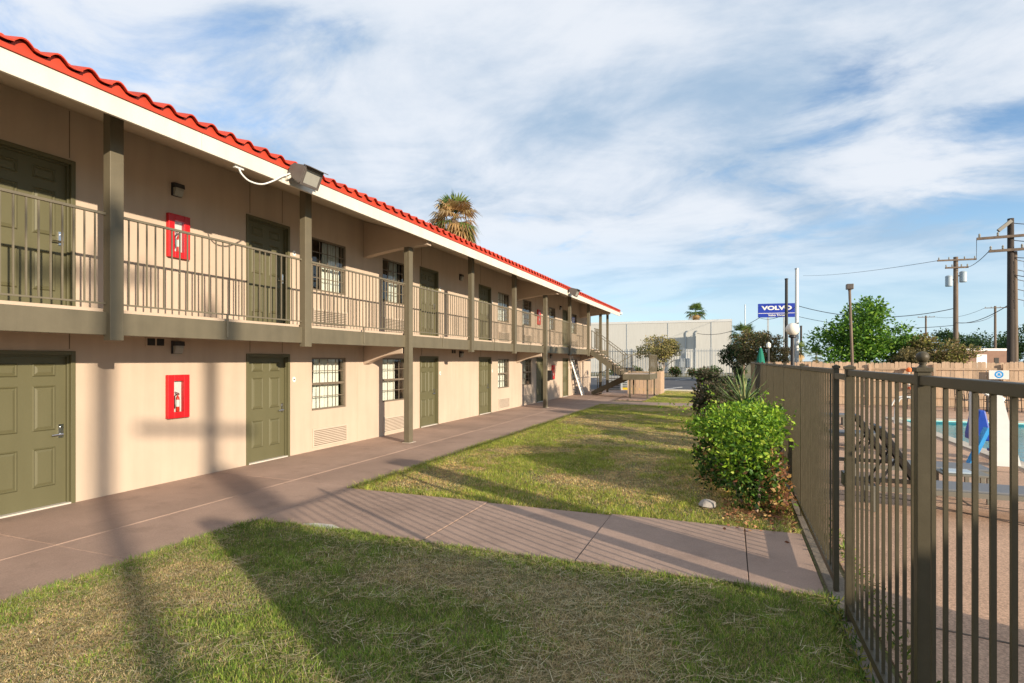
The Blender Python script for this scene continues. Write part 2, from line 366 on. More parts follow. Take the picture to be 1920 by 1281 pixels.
# car park beyond the lawn
struct(MB().box(-60, 60, 38.0, 64.3, -.2, -.03).build('parking_lot', 'asphalt'))
struct(MB().box(-4.5, 3, 37.52, 37.7, -.2, .08).build('kerb', 'pale_kerb'))
struct(MB().box(-40, 20, 64.3, 64.6, -.2, .1).build('kerb', 'pale_kerb'))
struct(MB().box(-40, 20, 64.6, 69.5, -.2, .06).build('planting_bed', 'soil'))
struct(MB().box(-8.2, -4.6, 37.75, 38.0, -.1, .13).build('yellow_kerb', 'yellow_paint'))
for k in range(9):
    x = -19 + k * 2.75
    struct(MB().bar((x, 58.5, -.024), (x + 1.2, 64.2, -.024), .12, .006).build('bay_line', 'road_paint'))
    if k > 3: struct(MB().bar((x + .6, 38.6, -.024), (x + 1.8, 43.5, -.024), .12, .006).build('bay_line', 'road_paint'))

# ------------------------------------------------------------------ motel
mot = thing('motel_building', 'long two storey beige motel with red tile roof and olive doors', 'motel', (-9.5, 17, 0))
Y0, Y1, FL = -.6, 35.2, 2.60
DOORS = [(3.87, 4.97), (7.88, 8.98), (14.10, 15.19), (18.16, 19.24), (24.50, 25.56), (28.79, 29.88)]
WINS = [(2.07, 3.22), (9.63, 10.78), (12.25, 13.40), (19.93, 21.10), (22.66, 23.82), (30.62, 31.75)]
UPW = [(26.4, 27.5)]                    # upstairs a window takes the place of the fifth door
DH, WZ0, WZ1, TH = 2.08, .872, 2.015, .16
ops = [(a, b, f * FL + (0 if f == 0 else 0), f * FL + DH) for f in (0, 1) for i, (a, b) in enumerate(DOORS) if not (f and i == 4)] + [(a, b, f * FL + WZ0, f * FL + WZ1) for f in (0, 1) for a, b in WINS + UPW * f]
yb = sorted({Y0, Y1, *[q for o in ops for q in o[:2]]}); zb_ = sorted({0, 5.42, *[q for o in ops for q in o[2:]]})
w = MB()
for a, b in zip(yb[:-1], yb[1:]):
    for c, d in zip(zb_[:-1], zb_[1:]):
        my, mz = (a + b) / 2, (c + d) / 2
        if any(o[0] < my < o[1] and o[2] < mz < o[3] for o in ops): continue
        w.add([(WX, a, c), (WX, b, c), (WX, b, d), (WX, a, d)], [(0, 1, 2, 3)])
for a, b, c, d in ops:
    q = WX - TH
    w.add([(WX, a, c), (WX, b, c), (WX, b, d), (WX, a, d), (q, a, c), (q, b, c), (q, b, d), (q, a, d)], [(0, 4, 5, 1), (1, 5, 6, 2), (2, 6, 7, 3), (3, 7, 4, 0)])
me = bpy.data.meshes.new('wall'); me.from_pydata([(x + 9.5, y - 17, z) for x, y, z in w.v], [], w.f); me.materials.append(MATS['stucco'])
wall = place('wall', me, None, mot, (-9.5, 17, 0))
# rear and end walls, room partitions seen through the windows
sh = MB(); sh.box(-16.2, -16, Y0, Y1, 0, 5.4); sh.box(-15.99, WX - .001, Y0, Y0 + .15, 0, 5.4); sh.box(-15.99, WX - .001, Y1 - .15, Y1, 0, 5.4)
sh.build('end_wall', 'stucco', mot)
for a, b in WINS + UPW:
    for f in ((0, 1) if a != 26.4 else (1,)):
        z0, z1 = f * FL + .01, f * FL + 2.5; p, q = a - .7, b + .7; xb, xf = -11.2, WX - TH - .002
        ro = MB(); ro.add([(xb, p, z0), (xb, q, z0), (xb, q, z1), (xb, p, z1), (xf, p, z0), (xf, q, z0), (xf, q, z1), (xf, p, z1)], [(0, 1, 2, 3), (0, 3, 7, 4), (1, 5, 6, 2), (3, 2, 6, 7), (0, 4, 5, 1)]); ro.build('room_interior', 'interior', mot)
for f in (0, 1):
    for k, y in enumerate((4.9, 7.97, 8.78, 11.2, 14.2, 16.6, 18.3, 24.4, 26.4, 28.9)):
        z0, z1 = (DH + .03 if any(a - .1 < y < b + .1 for a, b in DOORS) else .02) + f * FL, (2.42 if f == 0 else 5.35)
        if k in (3, 5, 8) and f == 0: z0 = .02
        elif k in (3, 5, 8): continue
        MB().box(WX - .003, WX + .004, y - .005, y + .005, z0, z1).build('panel_joint', 'stucco_trim' if k in (3, 5, 8) else 'window_frame', mot)
# ---- doors
def panel_mesh(h, wd):
    m = MB(); e = .028
    o = [(-wd / 2, 0), (wd / 2, 0), (wd / 2, h), (-wd / 2, h)]; i1 = [(-wd / 2 + e, e), (wd / 2 - e, e), (wd / 2 - e, h - e), (-wd / 2 + e, h - e)]
    i2 = [(-wd / 2 + 2 * e, 2 * e), (wd / 2 - 2 * e, 2 * e), (wd / 2 - 2 * e, h - 2 * e), (-wd / 2 + 2 * e, h - 2 * e)]
    vs = [(0, y, z) for y, z in o] + [(.017, y * .985, z) for y, z in [((a + c) / 2, (b + d) / 2) for (a, b), (c, d) in zip(o, i1)]] + [(.003, y, z) for y, z in i1] + [(.013, y, z) for y, z in i2]
    fs = []
    for k in range(3):
        for j in range(4): fs.append((k * 4 + j, k * 4 + (j + 1) % 4, k * 4 + 4 + (j + 1) % 4, k * 4 + 4 + j))
    fs.append((12, 13, 14, 15)); m.add(vs, fs); return m.mesh('panel', 'door')
PMS = [panel_mesh(.17, .27), panel_mesh(.60, .27), panel_mesh(.52, .27)]
hm = MB(); hm.box(-.004, .02, -.03, .03, -.09, .09); hm.tube([(0, 0, -.045), (.05, 0, -.045)], .012, 10); hm.tube([(.05, .01, -.045), (.052, -.13, -.048)], .010, 8)
hm.tube([(.015, 0, .05), (.03, 0, .05)], .016, 10); HANDLE = hm.mesh('handle', 'chrome')
for f in (0, 1):
    for di, (a, b) in enumerate(DOORS):
        if f and di == 4: continue
        z = f * FL; fw = .055; x = WX - .075
        fr = MB(); fr.box(WX - .10, WX + .018, a, a + fw, z, z + DH); fr.box(WX - .10, WX + .018, b - fw, b, z, z + DH); fr.box(WX - .10, WX + .018, a + fw, b - fw, z + DH - fw, z + DH)
        fr.box(WX - .10, WX - .03, a + fw, a + fw + .022, z, z + DH - fw); fr.box(WX - .10, WX - .03, b - fw - .022, b - fw, z, z + DH - fw); fr.box(WX - .10, WX - .03, a + fw + .022, b - fw - .022, z + DH - fw - .022, z + DH - fw)
        bev(fr.build('door_frame', 'door', mot), .004)
        MB().box(WX - .10, WX + .012, a + fw, b - fw, z + .001, z + .022).build('threshold', 'pale_kerb', mot)
        lf = MB().box(x - .04, x, a + fw + .004, b - fw - .004, z + .024, z + DH - fw - .004).build('door', 'door', mot)
        c = (a + b) / 2; y1, y2 = c - .215, c + .215
        for y in (y1, y2):
            for k, zz_ in enumerate((1.74, 1.02, .28)): place('panel', PMS[k], None, lf, (x + .0005, y, z + zz_))
        hx = b - fw - .085 if di % 2 or di == 0 else b - fw - .085
        place('handle', HANDLE, None, lf, (x, hx, z + 1.0))
        if di > 0:
            pl = MB(); n = 14; pl.prism([(b + .12 + .042 * math.cos(2 * math.pi * k / n), z + 1.56 + .055 * math.sin(2 * math.pi * k / n)) for k in range(n)], 'x', WX, WX + .012)
            p_ = pl.build('number_plaque', 'plaque', mot)
            MB().box(WX + .012, WX + .014, b + .095, b + .145, z + 1.55, z + 1.575).build('numerals', 'lamp_bronze', p_)
# ---- windows, each pane its own piece
PANE = {}
def window(a, b, z0, z1, f, idx):
    xf = WX - .05; fw = .035; mid = (z0 + z1) / 2
    m = MB(); m.box(xf - .05, xf + .03, a, a + fw, z0, z1); m.box(xf - .05, xf + .03, b - fw, b, z0, z1); m.box(xf - .05, xf + .03, a + fw, b - fw, z1 - fw, z1); m.box(xf - .05, xf + .045, a + fw, b - fw, z0, z0 + fw)
    m.box(xf - .04, xf + .02, a + fw, b - fw, mid - .024, mid + .024)
    nc, nr = 4, 2; iy = (b - a - 2 * fw) / nc; hs = (mid - .024 - z0 - fw) / nr
    for k in range(1, nc): m.box(xf - .012, xf + .002, a + fw + k * iy - .008, a + fw + k * iy + .008, z0 + fw, mid - .024); m.box(xf - .012, xf + .002, a + fw + k * iy - .008, a + fw + k * iy + .008, mid + .024, z1 - fw)
    for base in (z0 + fw, mid + .024): m.box(xf - .013, xf + .003, a + fw, b - fw, base + hs - .008, base + hs + .008)
    wo_ = m.build('window', 'window_frame', mot)
    key = (round(iy, 3), round(hs, 3))
    if key not in PANE: PANE[key] = MB().add([(0, -iy / 2 + .006, .006), (0, iy / 2 - .006, .006), (0, iy / 2 - .006, hs - .006), (0, -iy / 2 + .006, hs - .006)], [(0, 1, 2, 3)]).mesh('pane', 'glass')
    for base in (z0 + fw, mid + .024):
        for r_ in range(nr):
            for k in range(nc): place('pane', PANE[key], None, wo_, (xf - .006 - .001 * ((k * 7 + r_ * 3 + idx) % 3), a + fw + (k + .5) * iy, base + r_ * hs))
    # curtain hanging in folds
    c0, c1 = [(.0, 1.0), (.24, .98), (.02, .74), (.02, .95), (.02, .8), (.0, .9)][idx]
    if f: c0, c1 = [(.2, 1), (.48, 1.0), (.5, .85), (.15, .95), (.0, .6), (.3, 1)][idx]
    p, q = a + (b - a) * c0, a + (b - a) * c1; n = 60; vs = []; fs = []
    for k in range(n + 1):
        t = k / n; y = p + (q - p) * t; wv = .028 * math.sin(t * 2 * math.pi * 9 + idx) + .012 * math.sin(t * 37 + idx)
        lean = .05 * (1 - t) if c0 > .1 else 0
        vs += [(WX - TH - .07 + wv, y - lean, z0 - .1), (WX - TH - .07 + wv * .7, y + lean * .6, z1 + .08)]
    for k in range(n): fs.append((2 * k, 2 * k + 2, 2 * k + 3, 2 * k + 1))
    MB().add(vs, fs).build('curtain', 'curtain', mot, True)
for f in (0, 1):
    for i, (a, b) in enumerate(WINS + UPW * f): window(a, b, f * FL + WZ0, f * FL + WZ1, f, i % 6)
# ---- air conditioner grilles
for f in (0, 1):
    for a, b in WINS:
        a2, b2, z0, z1 = a + .02, b + .03, f * FL + .075, f * FL + .475
        m = MB(); m.box(WX + .001, WX + .022, a2, a2 + .03, z0, z1); m.box(WX + .001, WX + .022, b2 - .03, b2, z0, z1); m.box(WX + .001, WX + .022, a2 + .03, b2 - .03, z0, z0 + .03); m.box(WX + .001, WX + .022, a2 + .03, b2 - .03, z1 - .03, z1)
        gr = bev(m.build('vent_grille', 'grille', mot), .003)
        MB().box(WX + .0005, WX + .003, a2 + .03, b2 - .03, z0 + .03, z1 - .03).build('backing', 'window_frame', gr)
        sl = MB().add([(0, -(b2 - a2) / 2 + .031, 0), (0, (b2 - a2) / 2 - .031, 0), (.014, (b2 - a2) / 2 - .031, -.016), (.014, -(b2 - a2) / 2 + .031, -.016), (-.0, -(b2 - a2) / 2 + .031, -.006), (0, (b2 - a2) / 2 - .031, -.006), (.013, (b2 - a2) / 2 - .031, -.021), (.013, -(b2 - a2) / 2 + .031, -.021)], [(0, 1, 2, 3), (4, 7, 6, 5), (3, 2, 6, 7)]).mesh('louver', 'grille')
        for k in range(9): place('louver', sl, None, gr, (WX + .004, (a2 + b2) / 2, z0 + .068 + k * .0385))
# ---- balcony, beam, brackets
MB().box(WX + .001, BX - .09, Y0, 34.6, 2.41, 2.598).build('balcony_slab', 'stucco_trim', mot)
bb = [Y0, 4.70, 8.09, 11.54, 15.02, 18.56, 22.05, 25.85, 29.6]
for a, b in zip(bb[:-1], bb[1:]): bev(MB().box(BX - .088, BX, a + .001, b - .001, 2.268, 2.552).build('edge_beam', 'olive', mot), .006)
bev(MB().box(BX - .088, BX, 31.0, 34.6, 2.268, 2.552).build('edge_beam', 'olive', mot), .006)
def bracket(y, z_wall, z_out, x_out, top, flat=.0):
    """fin with an arched underside reaching from the wall out to the post"""
    n = 14; pts = []
    pts.append((WX + .0015, z_wall))
    for k in range(n + 1):
        t = k / n; x = WX + .10 + (x_out - WX - .10) * t; z = z_wall + .02 + (z_out - z_wall - .02) * math.sin(t * math.pi / 2) ** .85
        pts.append((x, z))
    pts += [(x_out, top(x_out)), (WX + .0015, top(WX))]
    m = MB(); m.prism(pts, 'y', y - .10, y + .10)
    return bev(m.build('arched_bracket', 'stucco_trim', mot), .008)
soff = lambda x: 4.80 + (EX - x) * .30
for y in (1.3, 11.54, 22.0, 32.6):
    bracket(y, 1.86, 2.12, BX - .09, lambda x: 2.405)
    bracket(y, 4.47, 4.66, -6.62, lambda x: soff(x) - .012)
# ---- posts
def post(y, z0, z1=5.04, w_=.17, d_=.13, x=BX + .07): return bev(MB().box(x - d_, x, y - w_ / 2, y + w_ / 2, z0, z1).build('post', 'olive', mot), .007)
for y in (1.2, 4.70, 8.09, 15.02, 18.56, 25.85, 29.6): post(y, 2.20)
for y in (11.54, 22.05, 32.5):
    for dx in (.0, .076): bev(MB().box(BX - .04 + dx * 1.0, BX + .032 + dx, y - .11, y + .11 - dx * .7, .012, 4.64).build('post', 'olive', mot), .006)
    MB().box(BX - .07, BX + .14, y - .14, y + .14, .0005, .012).build('base_plate', 'curb', mot)
post(34.6, .0, 4.9)
# ---- balcony railings
BAL = MB().box(-.008, .008, -.008, .008, 0, 1.10).mesh('baluster', 'railing_paint')
def railing(a, b, x=BX - .02):
    m = MB(); m.box(x - .02, x + .02, a, b, 3.752, 3.782); m.box(x - .013, x + .013, a, b, 2.648, 2.668)
    ra = m.build('railing', 'railing_paint', mot); n = int(round((b - a) / .118))
    for k in range(1, n): place('baluster', BAL, None, ra, (x, a + (b - a) * k / n, 2.655))
    c = (a + b) / 2; MB().box(BX + .001, BX + .013, c - .018, c + .018, 2.31, 2.66).build('support_strap', 'railing_paint', ra)
for a, b in zip(bb[:-1], bb[1:]): railing(a + .087, b - .087)
railing(31.1, 32.35)
# ---- roof: fascia, soffit, closure, tiles
RY0, RY1 = -1.0, 35.0
fy = [RY0, 5.38, 11.5, 17.6, 23.7, 29.8, RY1]
for k, (a, b) in enumerate(zip(fy[:-1], fy[1:])): bev(MB().box(EX - .04, EX + .0015 * (k % 2), a + .002, b - .002, 4.722, 4.947).build('fascia_board', 'fascia', mot), .005)
sf = MB(); sf.prism([(EX - .042, 4.80), (WX - .1, soff(WX - .1)), (WX - .1, soff(WX - .1) + .04), (EX - .042, 4.84)], 'y', RY0, RY1); sf.build('soffit', 'soffit', mot)
MB().box(EX - .03, EX + .022, RY0, RY1, 4.9485, 5.0).build('drip_edge', 'tile_trim', mot)
TW, TL, SL = .305, .44, .333
def tz(t):
    t = t % 1.0
    return .066 * math.sin(math.pi * t / .56) ** .8 if t < .56 else -.010 * math.sin(math.pi * (t - .56) / .44)
def tile_mesh():
    n = 12; vs = []; fs = []; th = .016; t0, t1 = -.03, 1.02
    for lay in (0, 1):
        for (xx, up) in ((0, 0), (-TL, TL * SL - .028)):
            for k in range(n + 1):
                t = t0 + (t1 - t0) * k / n; tt = min(max(t, 0.0), .9999)
                vs.append((xx, (t - .5) * TW, tz(tt) + up + (.004 * t) + (th if lay else 0)))
    m = n + 1; q = lambda l, r, k: l * 2 * m + r * m + k
    for k in range(n):
        fs += [(q(1, 0, k), q(1, 0, k + 1), q(1, 1, k + 1), q(1, 1, k)), (q(0, 0, k), q(0, 1, k), q(0, 1, k + 1), q(0, 0, k + 1)), (q(0, 0, k), q(0, 0, k + 1), q(1, 0, k + 1), q(1, 0, k))]
    for k in (0, n): fs.append((q(0, 0, k), q(0, 1, k), q(1, 1, k), q(1, 0, k)))
    return MB().add(vs, fs).mesh('tile', 'tile', smooth=True)
TM = tile_mesh(); ncol = int((RY1 - RY0) / TW)
roof = MB().prism([(EX - .05, 4.985), (-12.4, 4.985 + 5.85 * SL), (-18.2, 4.985), (-18.2, 4.93), (-12.4, 4.93 + 5.85 * SL - .02), (EX - .05, 4.93)], 'y', RY0 + .05, RY1 - .05).build('roof', 'tile_trim', mot)
for c_ in range(2):
    for k in range(ncol):
        o = place('tile', TM, None, roof, (EX + .065 - c_ * .385, RY0 + (k + .5) * TW, 5.024 + c_ * (.385 * SL + .004)))
        o.rotation_euler = (random.uniform(-.012, .012), random.uniform(-.015, .015), random.uniform(-.008, .008))
rest = MB(); n = ncol * 6; vs = []; fs = []
for c_ in range(2, 16):
    base = len(vs); xx = EX + .065 - c_ * .385; z = 5.024 + c_ * (.385 * SL + .0)
    for k in range(n + 1):
        t = k / 6; vs += [(xx, RY0 + t * TW, z + tz(t)), (xx - .40, RY0 + t * TW, z + tz(t) + .40 * SL - .015)]
    for k in range(n): fs.append((base + 2 * k, base + 2 * k + 2, base + 2 * k + 3, base + 2 * k + 1))
stuff(rest.add(vs, fs).build('upper_tile_courses', 'tile', roof, True))
cl = MB(); n = ncol * 8
vs = []; fs = []
for k in range(n + 1):
    t = k / 8; vs += [(EX + .012, RY0 + t * TW, 4.999), (EX + .012, RY0 + t * TW, 5.020 + tz(min(t % 1.0, .9999)))]
for k in range(n): fs.append((2 * k, 2 * k + 2, 2 * k + 3, 2 * k + 1))
cl.add(vs, fs).build('eave_closure', 'tile_trim', roof)
MB().box(EX - .12, EX + .06, RY1 + .002, RY1 + .5, 4.86, 4.99).build('gutter_end', 'white', mot)
# ---- wall vents
def twin_vent(y, z):
    m = MB(); m.box(WX + .001, WX + .014, y - .16, y + .16, z - .07, z + .07); v_ = m.build('wall_vent', 'stucco_trim', mot)
    for s in (-1, 1):
        MB().box(WX + .0145, WX + .017, y + s * .075 - .062, y + s * .075 + .062, z - .055, z + .055).build('mesh_opening', 'black', v_)
twin_vent(6.12, 2.24); twin_vent(16.2, 2.24); twin_vent(30.4, 4.95)

# ------------------------------------------------------------------ things on the motel
def wall_lamp(y, z, label):
    t = thing('wall_lamp', label, 'lamp', (WX, y, z), 'wall lamps along the motel')
    MB().prism([(WX + .001, z - .11), (WX + .03, z - .11), (WX + .03, z + .02), (WX + .10, z + .02), (WX + .09, z + .09), (WX + .001, z + .10)], 'y', y - .085, y + .085).build('housing', 'dark_metal', t)
    MB().prism([(WX + .031, z - .105), (WX + .06, z - .105), (WX + .095, z - .02), (WX + .095, z + .019), (WX + .031, z + .019)], 'y', y - .07, y + .07).build('lens', 'lens', t)
wall_lamp(6.47, 2.17, 'small black wall lamp above the lower red extinguisher cabinet nearest the cross path')
wall_lamp(6.47, 4.72, 'small black wall lamp above the upstairs extinguisher cabinet beside the floodlight')
wall_lamp(16.7, 2.17, 'black wall lamp under the balcony between two close olive doors')
wall_lamp(16.7, 4.72, 'black wall lamp upstairs on the blank wall between two close doors')
wall_lamp(26.6, 2.17, 'black wall lamp downstairs near the mailbox and narrow red cabinet')
wall_lamp(28.3, 4.72, 'black wall lamp upstairs next to the doors by the stair end')
def cabinet(y, z, lab, lab2):
    t = thing('extinguisher_cabinet', lab, 'cabinet', (WX, y, z), 'red extinguisher cabinets')
    m = MB(); h, w2, d = .70, .19, .07
    m.box(WX + .001, WX + d, y - w2, y - .085, z, z + h); m.box(WX + .001, WX + d, y + .085, y + w2, z, z + h); m.box(WX + .001, WX + d, y - .085, y + .085, z, z + .10); m.box(WX + .001, WX + d, y - .085, y + .085, z + h - .10, z + h)
    bev(m.build('frame', 'red', t), .008)
    MB().box(WX + .001, WX + .004, y - .085, y + .085, z + .10, z + h - .10).build('back_panel', 'white', t)
    MB().add([(WX + d - .004, y - .0845, z + .1005), (WX + d - .004, y + .0845, z + .1005), (WX + d - .004, y + .0845, z + h - .1005), (WX + d - .004, y - .0845, z + h - .1005)], [(0, 1, 2, 3)]).build('pane', 'glass', t)
    e = thing('fire_extinguisher', lab2, 'extinguisher', (WX + .034, y, z + .105), 'fire extinguishers inside red cabinets')
    c = (WX + .034, y, z + .105)
    MB().lathe([(.026, 0), (.028, .01), (.028, .20), (.022, .235), (.010, .25), (.010, .27)], c, 14).build('cylinder', 'ext_red', e)
    MB().lathe([(.0286, .08), (.0286, .19)], c, 14).build('paper_band', 'white', e)
    hd = MB(); hd.tube([(c[0], y - .04, z + .40), (c[0], y + .03, z + .385)], .008, 6); hd.tube([(c[0], y - .05, z + .425), (c[0], y + .02, z + .40)], .006, 6); hd.build('lever', 'chrome', e)
    MB().tube([(c[0], y - .02, z + .38), (c[0] + .01, y - .06, z + .36), (c[0] + .01, y - .062, z + .25), (c[0], y - .05, z + .16)], .008, 6).build('hose', 'black', e)
cabinet(6.475, 1.02, 'red extinguisher cabinet on the ground floor wall left of a shadow streak', 'fire extinguisher in the downstairs cabinet near the cross path')
cabinet(6.485, 3.61, 'red extinguisher cabinet on the upstairs wall behind the balcony railing', 'fire extinguisher in the upstairs cabinet behind near railing')
cabinet(27.0, 1.02, 'far red extinguisher cabinet beside the black mailbox downstairs', 'fire extinguisher in the downstairs cabinet by the mailbox')
cabinet(24.75, 3.62, 'far red extinguisher cabinet upstairs behind the second full height post', 'fire extinguisher in the upstairs cabinet near the stair end')
def floodlight(y, z, label, s=1.0):
    t = thing('floodlight', label, 'floodlight', (EX, y, z), 'floodlights on the fascia')
    # wedge shaped housing tilted down and outwards
    c = V(EX + .20 * s, y, z + .08); rot = Matrix.Rotation(R(24), 4, 'Y') @ Matrix.Rotation(R(0), 4, 'X')
    def tr(m):
        m.v = [tuple(c + rot @ Vector(q)) for q in m.v]; return m
    a, b, h1, h2 = .15 * s, .20 * s, .15 * s, .07 * s
    hm_ = MB().prism([(-a, -h2), (a * .75, -h1), (a, -h1 * .8), (a, h1 * .85), (a * .7, h1), (-a * .6, h1 * .8), (-a, h2)], 'y', -b, b)
    bev(tr(hm_).build('housing', 'lamp_bronze', t), .015 * s)
    fr = MB(); e = .045 * s
    fr.box(a, a + .018, -b, -b + e, -h1, h1); fr.box(a, a + .018, b - e, b, -h1, h1); fr.box(a, a + .018, -b + e, b - e, -h1, -h1 + e); fr.box(a, a + .018, -b + e, b - e, h1 - e, h1)
    bev(tr(fr).build('bezel', 'lamp_bronze', t), .006)
    tr(MB().box(a + .002, a + .008, -b + e, b - e, -h1 + e, h1 - e)).build('lens', 'lens', t)
    tr(MB().box(a - .03, a + .10 * s, -b - .01, b + .01, h1, h1 + .012)).build('visor', 'lamp_bronze', t)
    k = MB(); k.tube([(EX + .002, y - .22 * s, z - .03), (EX + .07, y - .22 * s, z - .01), (EX + .12, y - .15 * s, z + .07)], .022, 8); k.box(EX + .002, EX + .02, y - .29 * s, y - .15 * s, z - .09, z + .03)
    k.build('mount_bracket', 'fascia', t)
    return t
fl = floodlight(7.06, 4.80, 'brown floodlight with white conduit loop mounted on the fascia near the cross path')
cd = [V(EX - .05, 6.02, 4.70), V(EX - .03, 6.05, 4.62), V(EX, 6.16, 4.55), V(EX + .02, 6.36, 4.56), V(EX + .05, 6.55, 4.66), V(EX + .06, 6.72, 4.78), V(EX + .10, 6.85, 4.86)]
pts = []
for k in range(len(cd) - 1):
    p0, p1, p2, p3 = cd[max(k - 1, 0)], cd[k], cd[k + 1], cd[min(k + 2, len(cd) - 1)]
    for j in range(5):
        u = j / 5; pts.append(.5 * ((2 * p1) + (p2 - p0) * u + (2 * p0 - 5 * p1 + 4 * p2 - p3) * u * u + (3 * p1 - p0 - 3 * p2 + p3) * u ** 3))
pts.append(cd[-1])
MB().tube(pts, .012, 8).build('conduit', 'white', fl)
MB().box(EX - .09, EX - .043, 5.95, 6.10, 4.69, 4.735).build('junction_box', 'white', fl)
floodlight(23.2, 4.80, 'second brown floodlight on the fascia above the far full height post', 1.1)
mb = thing('mailbox', 'black mailbox on the wall beside the far red cabinet', 'mailbox', (WX, 26.2, 1.0))
MB().prism([(26.08, 1.0), (26.42, 1.0), (26.42, 1.4), (26.36, 1.47), (26.14, 1.47), (26.08, 1.4)], 'x', WX + .001, WX + .2).build('box', 'black', mb)
MB().box(WX + .2, WX + .215, 26.12, 26.38, 1.28, 1.34).build('flap', 'dark_metal', mb)
# ladder leaning on the wall
ld = thing('stepladder', 'white ladder leaning against the wall by the last door', 'ladder', (-8.0, 30.6, 0))
b0, b1, t0, t1 = V(-7.85, 30.75, .0), V(-7.85, 31.25, .0), V(-8.36, 30.05, 2.2), V(-8.36, 30.50, 2.2)
for p, q in ((b0, t0), (b1, t1)): MB().bar(p, q, .05, .08).build('side_rail', 'ladder', ld)
for k in range(8):
    t = (k + .6) / 8.3; MB().bar(b0.lerp(t0, t), b1.lerp(t1, t), .09, .035).build('rung', 'dark_metal' if k > 3 else 'ladder', ld)

# ------------------------------------------------------------------ outside staircase
st = thing('staircase', 'olive steel staircase with a half landing at the motel far end', 'stairs', (-5.5, 29.5, 0))
SA, SB = 29.75, 30.95                   # upper flight between these Y
top, lan, LXa, LXb = 2.58, 1.25, -5.3, -3.95
for y in (SA, SB): MB().prism([(BX + .09, top - .30), (BX + .09, top + .02), (LXa, lan + .02), (LXa, lan - .30)], 'y', y - .025, y + .025).build('stringer', 'olive', st)
nst = 8
for k in range(nst):
    x = BX + .1 + (LXa - BX - .1) * (k + .5) / nst; z = top - (top - lan) * (k + .7) / nst
    MB().box(x - .15, x + .13, SA + .03, SB - .03, z - .05, z).build('tread', 'stucco_trim', st)
MB().box(LXa, LXb, SA - .35, 32.3, lan - .12, lan).build('landing', 'stucco_trim', st)
fr = MB(); fr.box(LXa, LXb, SA - .40, SA - .352, lan - .30, lan - .01); fr.box(LXb + .001, LXb + .05, SA - .40, 32.3, lan - .30, lan - .01); fr.build('landing_frame', 'olive', st)
for x, y in ((-4.95, SA - .3), (-4.05, SA - .3), (-4.05, 32.2), (-5.2, 32.2)): MB().box(x - .04, x + .04, y - .04, y + .04, 0.003, lan - .13).build('support_post', 'olive', st)
for y in (31.15, 32.25): MB().prism([(-7.4, .03), (-7.25, .03), (LXa, lan - .32), (LXa, lan + .02), (-7.4, .20)], 'y', y - .025, y + .025).build('stringer', 'olive', st)
for k in range(7):
    x = LXa - .1 - 1.9 * (k + .5) / 7; z = lan - (lan - .05) * (k + .8) / 7.3
    MB().box(x - .14, x + .14, 31.18, 32.22, z - .05, z).build('tread', 'stucco_trim', st)
def stair_rail(p, q, n, h=1.0):
    p, q = Vector(p), Vector(q); up = V(0, 0, 1)
    m = MB(); m.bar(p + up * h, q + up * h, .035, .035); m.bar(p + up * .1, q + up * .1, .03, .03)
    r_ = m.build('handrail', 'railing_paint', st)
    for k in range(n + 1):
        a = p.lerp(q, k / n); w_ = .035 if k in (0, n) else .016
        MB().box(a.x - w_ / 2, a.x + w_ / 2, a.y - w_ / 2, a.y + w_ / 2, a.z + (.0 if k in (0, n) else .1), a.z + h).build('baluster', 'railing_paint', r_)
stair_rail((BX + .15, SA, top), (LXa, SA, lan), 12); stair_rail((BX + .15, SB, top), (LXa, SB, lan), 12)
stair_rail((LXa, SA - .36, lan), (LXb, SA - .36, lan), 10); stair_rail((LXb + .02, SA - .36, lan), (LXb + .02, 32.28, lan), 18); stair_rail((LXa, 32.28, lan), (-7.3, 32.28, .1), 12)
# timber screen under and behind the landing, box planter, condensers
sc_ = thing('timber_screen', 'beige timber screen of upright boards behind the stair landing', 'screen', (-4.9, 33.6, 0))
for k in range(8): MB().box(-5.75 + k * .235, -5.53 + k * .235, 33.4 + .01 * (k % 2), 33.43 + .01 * (k % 2), .0, 1.32).build('board', 'wood_fence', sc_)
for x in (-5.7, -3.95): MB().box(x, x + .09, 33.45, 33.54, 0, 1.36).build('post', 'wood_fence', sc_)
for k in range(9): MB().box(-3.87 + .01 * (k % 2), -3.84 + .01 * (k % 2), 33.5 + k * .2, 33.69 + k * .2, 0, 1.32).build('board', 'wood_fence', sc_)
for k in range(2):
    t = thing('air_condenser', ['grey air condenser standing at the motel end wall', 'grey air condenser standing beyond the stair post'][k], 'air conditioner', (-7.2 + k * .25, 37.2 + 1.3 * k, 0))
    x, y = -7.2 + k * .25, 37.2 + 1.3 * k; bev(MB().box(x - .4, x + .4, y - .4, y + .4, .05, .95).build('case', 'galv', t), .02); MB().box(x - .42, x + .42, y - .42, y + .42, 0, .05).build('base', 'curb', t)
    MB().lathe([(.32, 0), (.33, .02), (.30, .03)], (x, y, .95), 16).build('fan_guard', 'black', t)
    for j in range(5): MB().box(x - .36, x + .36, y - .415, y - .401, .15 + j * .15, .19 + j * .15).build('louver', 'dark_metal', t)

